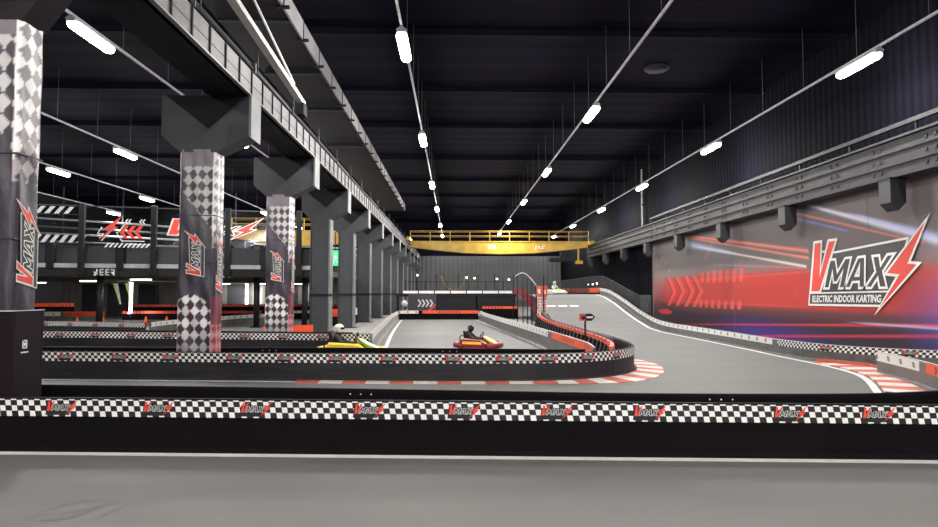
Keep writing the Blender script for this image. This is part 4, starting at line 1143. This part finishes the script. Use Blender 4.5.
# arrow sign on a pole in the island
t = thing('track_sign', 'small red and black direction sign with white bar on a black pole', 'sign', (3.79, 17.6, 0))
yy = 17.6; bx = 3.79
build('pole', MB().tube((bx, yy, .0), (bx, yy, 1.05), .03, 8), M['dark'], t)
build('sign_board', MB().prism([(bx - .165, .95), (bx + .18, .95), (bx + .265, 1.04), (bx + .265, 1.07), (bx + .18, 1.155), (bx - .165, 1.155)], lambda u, v, w: (u, w, v), yy - .06, yy - .04), M['dark'], t)
build('red_block', MB().box(bx - .185, bx, yy - .075, yy - .061, .95, 1.155), M['red'], t)
build('disc', MB().tube((bx - .07, yy - .077, 1.05), (bx - .07, yy - .085, 1.05), .065, 14), M['brown_wall'], t)
build('white_bar', MB().box(bx + .03, bx + .21, yy - .07, yy - .061, 1.03, 1.075), M['white'], t)
# mirror on the last column
t = thing('safety_mirror', 'pale octagonal safety mirror on the last columns by the central lane end', 'mirror', (-3.35, 40.8, .3))
build('mirror_face', MB().tube((-3.3, 40.75, 1.05), (-3.3, 40.85, 1.05), .22, 8), M['white_dull'], t)
build('frame', MB().tube((-3.3, 40.86, 1.05), (-3.3, 40.9, 1.05), .26, 8), M['steel'], t)
build('pole', MB().tube((-3.3, 40.95, 0), (-3.3, 40.95, 1.3), .03, 6), M['dark'], t)
# catch fence round the deck
t = thing('catch_fence', 'dark mesh catch fence with posts behind the ramp deck', 'fence', (9.9, 42, 1.2))
fp = [(7.2, 47.0, 1.7, 2.6), (8.7, 45.3, 1.7, 2.75), (9.62, 42.5, 1.7, 2.9), (9.72, 39.5, 1.7, 2.85), (9.72, 36.5, 1.4, 2.4), (9.72, 33, .8, 1.8), (9.72, 30.2, .35, 1.35)]
k = Nodes('black_netting'); tr = k.n('ShaderNodeBsdfTransparent'); mx = k.n('ShaderNodeMixShader'); mx.inputs[0].default_value = .62
k.b.inputs['Base Color'].default_value = (.03, .03, .035, 1)
k.l(tr.outputs[0], mx.inputs[1]); k.l(k.b.outputs[0], mx.inputs[2]); k.l(mx.outputs[0], k.t.nodes['Material Output'].inputs[0]); M['net'] = k.m
mb = MB()
for a, b in zip(fp, fp[1:]): mb.face([(a[0], a[1], a[2]), (b[0], b[1], b[2]), (b[0], b[1], b[3]), (a[0], a[1], a[3])])
build('netting', mb, M['net'], t)
for a in fp: build('post', MB().tube((a[0], a[1], a[2] - .4), (a[0], a[1], a[3]), .03, 6), M['dark'], t)
build('top_wire', MB().path([(a[0], a[1], a[3]) for a in fp], .012, 5), M['steel'], t)
for i, (x, y, z) in enumerate(((9.55, 43.2, 2.35), (9.6, 42.0, 2.35), (9.65, 41.0, 2.4))):
    o = thing('fence_light', f'tiny white light on the catch fence, {("left", "middle", "right")[i]} of three', 'light', (x, y, z), 'tiny lights on the catch fence')
    build('lens', MB().ball((x, y, z), .05, n=8, m=6), M['tube_soft'], o)
    build('mount', MB().box(x, x + .06, y - .02, y + .02, z - .08, z), M['dark'], o)
t = thing('service_door', 'dark panel door in the side wall beside the mural', 'door', (14.0, 44.5, -.9))
build('leaf', MB().box(13.95, 14.03, 43.0, 45.5, -.9, 1.6, ch=.02), M['steel'], t)
build('push_bar', MB().box(13.9, 13.95, 43.4, 45.1, .2, .27), M['dark'], t)

# ================================================================== KARTS AND DRIVERS
def rbox(mb, x0, x1, y0, y1, z0, z1, r, mi=0):
    return mb.box(x0, x1, y0, y1, z0, z1, mi, ch=r)
def make_kart(label, body, pod, panel, loc, rz_, sc=.86):
    t = thing('racing_kart', label, 'kart', loc, None, rz_); t.scale = (sc, sc, sc)
    B = lambda nm, mb, m, par=t: build(nm, mb, m, par, local=True)
    B('floor_tray', rbox(MB(), -.85, .85, -.35, .35, .05, .11, .02), M['dark'])
    for s in (-1, 1):
        # side pod: full, swept bumper box
        prof = [(-.62, .06), (-.68, .24), (-.56, .40), (.35, .36), (.60, .24), (.56, .06)]
        y0, y1 = (.38, .64) if s > 0 else (-.64, -.38)
        p = B('side_pod', MB().loft([[(x * .93, y0 if s > 0 else y1, z) for x, z in prof], [(x, (y0 + y1) / 2, z * 1.05) for x, z in prof], [(x * .95, y1 if s > 0 else y0, z * .95) for x, z in prof]]), M[pod])
        B('pod_stripe', MB().box(-.5, .4, (y1 if s > 0 else y0) - .012, (y1 if s > 0 else y0) + .012, .20, .30), M[panel], p)
    B('nose_bumper', MB().path(smooth([(.62, -.62, .14), (.86, -.52, .15), (.98, -.25, .16), (1.0, 0, .16), (.98, .25, .16), (.86, .52, .15), (.62, .62, .14)], .12), .11, 8), M[body])
    B('rear_bumper', MB().path(smooth([(-.62, -.64, .16), (-.88, -.55, .17), (-.98, -.2, .17), (-.98, .2, .17), (-.88, .55, .17), (-.62, .64, .16)], .12), .11, 8), M[body])
    B('front_fairing', MB().loft([[(.28, -.19, .48), (.28, .19, .48), (.33, .17, .38), (.33, -.17, .38)], [(.55, -.24, .36), (.55, .24, .36), (.58, .24, .28), (.58, -.24, .28)], [(.9, -.2, .22), (.9, .2, .22), (.9, .18, .14), (.9, -.18, .14)]]), M[panel])
    sp = [(-.20, .14), (.02, .12), (.06, .16), (-.14, .22), (-.30, .62), (-.37, .62), (-.30, .2)]
    B('seat', MB().loft([[(x - .28, y * .2, z + (.06 if abs(y) == 1 else 0)) for x, z in sp] for y in (-1.05, -1, 0, 1, 1.05)]), M['dark'])
    for s in (-1, 1): B('battery_box', rbox(MB(), -.42, -.08, s * .34 - .1 if s < 0 else .24, s * .34 + .1 if s > 0 else -.24, .11, .36, .03), M[panel])
    sw = B('steering_wheel', MB().path([(.16 + .06 * math.sin(a), .16 * math.cos(a), .50 + .14 * math.sin(a)) for a in [2 * PI * k / 16 for k in range(17)]], .017, 6), M['dark'])
    B('spoke', MB().box(.14, .17, -.15, .15, .485, .515), M['steel'], sw)
    B('steering_column', MB().tube((.17, 0, .5), (.52, 0, .16), .02, 8), M['steel'])
    tire = None
    for x, w in ((.66, .11), (-.62, .16)):
        for s in (-1, 1):
            y = s * .56
            tw = B('tyre', MB().loft([[(x + r * math.cos(a), y + q, .14 + r * math.sin(a)) for a in [2 * PI * k / 16 for k in range(16)]] for q, r in ((-w / 2, .10), (-w / 2 + .02, .135), (w / 2 - .02, .135), (w / 2, .10))], 0, True), M['rubber'])
            B('hub', MB().tube((x, y - w / 2 - .01, .14), (x, y + w / 2 + .01, .14), .055, 10), M['steel_edge'], tw)
    B('rear_axle', MB().tube((-.62, -.5, .14), (-.62, .5, .14), .02, 8), M['steel'])
    B('roll_guard', MB().path(smooth([(-.72, -.3, .18), (-.78, -.28, .42), (-.8, 0, .5), (-.78, .28, .42), (-.72, .3, .18)], .1), .02, 6), M['dark'])
    return t
def make_driver(label, helmet_col, suit, loc, rz_, sc=.86, trim='white'):
    t = thing('person', label, 'person', loc, None, rz_); t.scale = (sc, sc, sc)
    # skeleton: pelvis root first; skinned into one continuous figure
    J = [((-.36, 0, .30), .14), ((-.42, 0, .45), .13), ((-.46, 0, .62), .155), ((-.46, 0, .74), .12), ((-.44, 0, .82), .06), ((-.43, 0, .90), .07)]
    E = [(i, i + 1) for i in range(5)]
    for s in (-1, 1):
        b = len(J)
        J += [((-.45, s * .19, .72), .075), ((-.27, s * .29, .54), .052), ((-.05, s * .24, .50), .042), ((.10, s * .165, .50), .036)]
        E += [(3, b), (b, b + 1), (b + 1, b + 2), (b + 2, b + 3)]
        b = len(J)
        J += [((-.30, s * .12, .24), .10), ((-.08, s * .17, .31), .088), ((.12, s * .20, .40), .068), ((.38, s * .19, .26), .056), ((.58, s * .17, .16), .044), ((.66, s * .17, .22), .036)]
        E += [(0, b)] + [(b + q, b + q + 1) for q in range(5)]
    me = bpy.data.meshes.new('body'); me.from_pydata([j[0] for j in J], E, []); me.materials.append(M[suit])
    body = bpy.data.objects.new('body', me); COL.objects.link(body); body.parent = t
    sk = body.modifiers.new('skin', 'SKIN'); ly = me.skin_vertices[0] if me.skin_vertices else None
    if ly is None:
        bpy.context.view_layer.objects.active = body
    if ly:
        for i, j in enumerate(J): ly.data[i].radius = (j[1], j[1]); ly.data[i].use_root = (i == 0)
    body.modifiers.new('sub', 'SUBSURF').levels = 1; body.modifiers['sub'].render_levels = 2
    B = lambda nm, mb, m, par=t: build(nm, mb, m, par, local=True)
    # full-face helmet
    mb = MB(); n = 16; rings = []
    for z, r, dx in ((-.13, .085, .03), (-.10, .12, .02), (-.03, .145, .012), (.04, .15, 0), (.10, .13, -.005), (.14, .085, -.005), (.158, .03, 0)):
        rings.append([(-.41 + dx + r * 1.12 * math.cos(2 * PI * k / n), r * .95 * math.sin(2 * PI * k / n), .98 + z) for k in range(n)])
    hl = B('helmet', mb.loft(rings, 0, True), M[helmet_col])
    B('visor', MB().loft([[(-.41 + .177 * math.cos(a), .15 * math.sin(a), .98 + z) for a in [-1.1 + 2.2 * k / 10 for k in range(11)]] for z in (-.02, .055)], cap=False, closed=False), M['visor'], hl)
    B('helmet_stripe', MB().path([(-.41 + .17 * math.cos(a), 0, .98 + .158 * math.sin(a)) for a in [.5 + 2.2 * k / 10 for k in range(11)]], .018, 6), M[trim], hl)
    B('collar', MB().tube((-.44, 0, .80), (-.43, 0, .86), .10, 12, .09), M['dark'])
    for s in (-1, 1):
        g = B('glove', MB().loft([[(.08 + x, s * .165 + y * .035, .50 + z * .04) for y, z in ((-1, -1), (1, -1), (1.2, 0), (1, 1), (-1, 1), (-1.2, 0))] for x in (0, .03, .06, .085)], 0, True), M['glove'])
        for q in range(4):
            z = .535 - q * .022
            B('finger', MB().path([(.16, s * .165, z), (.195 - .004 * q, s * .16, z), (.20 - .004 * q, s * .135, z - .004), (.175, s * .125, z - .008)], .0105, 6, 0, [.0115, .011, .010, .008]), M['glove'], g)
        B('thumb', MB().path([(.11, s * .14, .53), (.15, s * .125, .545), (.18, s * .13, .54)], .012, 6), M['glove'], g)
        B('shoe', MB().loft([[(.58 + x, s * .17 + y * w, .13 + z * h) for y, z in ((-1, 0), (1, 0), (1, .7), (.6, 1), (-.6, 1), (-1, .7))] for x, w, h in ((-.04, .035, .08), (.02, .045, .10), (.10, .04, .16), (.13, .025, .17))], 0, True), M['dark'])
    return t
def skin_fix():
    """skin radii need the layer that the modifier stack makes; set them where it is missing"""
    pass
KL = [((.77, 19.3, .003), math.radians(-24), 'kart_red', 'kart_red', 'kart_yellow', .71, 1.15,
       'crimson racing kart with yellow panels crossing the central lane', 'driver in black overalls and black helmet steering the crimson kart', 'visor', 'red'),
      ((-2.80, 16.75, .003), math.radians(-3), 'kart_yellow', 'kart_yellow', 'kart_green', .88, 1.2,
       'yellow and lime racing kart half hidden behind the long checked barrier', 'driver in dark overalls and white helmet in the yellow and lime kart', 'white', 'kart_green'),
      ((7.62, 45.2, 1.66), math.radians(-75), 'white', 'white', 'kart_green', .85, 1.0,
       'small white and green kart on top of the ramp deck', 'driver in pale overalls with a white helmet on the ramp deck', 'white', 'kart_green')]
for loc, r, bdy, pod, pan, sc_, zs, lk, ld_, hc, tr_ in KL:
    kt = make_kart(lk, bdy, pod, pan, loc, r, sc_); kt.scale.z = sc_ * zs
    make_driver(ld_, hc, 'white_dull' if lk.startswith('small') else 'cloth_black', loc, r, sc_ * (.9 if zs > 1 else .98), trim=tr_)

# ================================================================== FILL LIGHT, WORLD, CAMERA
w = bpy.data.worlds.new('world'); SC.world = w; w.use_nodes = True
w.node_tree.nodes['Background'].inputs[0].default_value = (.5, .48, .62, 1); w.node_tree.nodes['Background'].inputs[1].default_value = .05

cam = bpy.data.cameras.new('camera'); co = bpy.data.objects.new('camera', cam); COL.objects.link(co); SC.camera = co
cam.sensor_fit = 'HORIZONTAL'; cam.sensor_width = 36; cam.lens = 610 / 938 * 36; cam.clip_end = 300
pitch = math.atan(29.5 / 610); yaw = math.atan(15 / math.hypot(610, 29.5))
co.location = (0, 0, 1.75); co.rotation_euler = (PI / 2 + pitch, 0, -yaw)
SC.view_settings.view_transform = 'Standard'; SC.view_settings.look = 'None'; SC.view_settings.exposure = .42
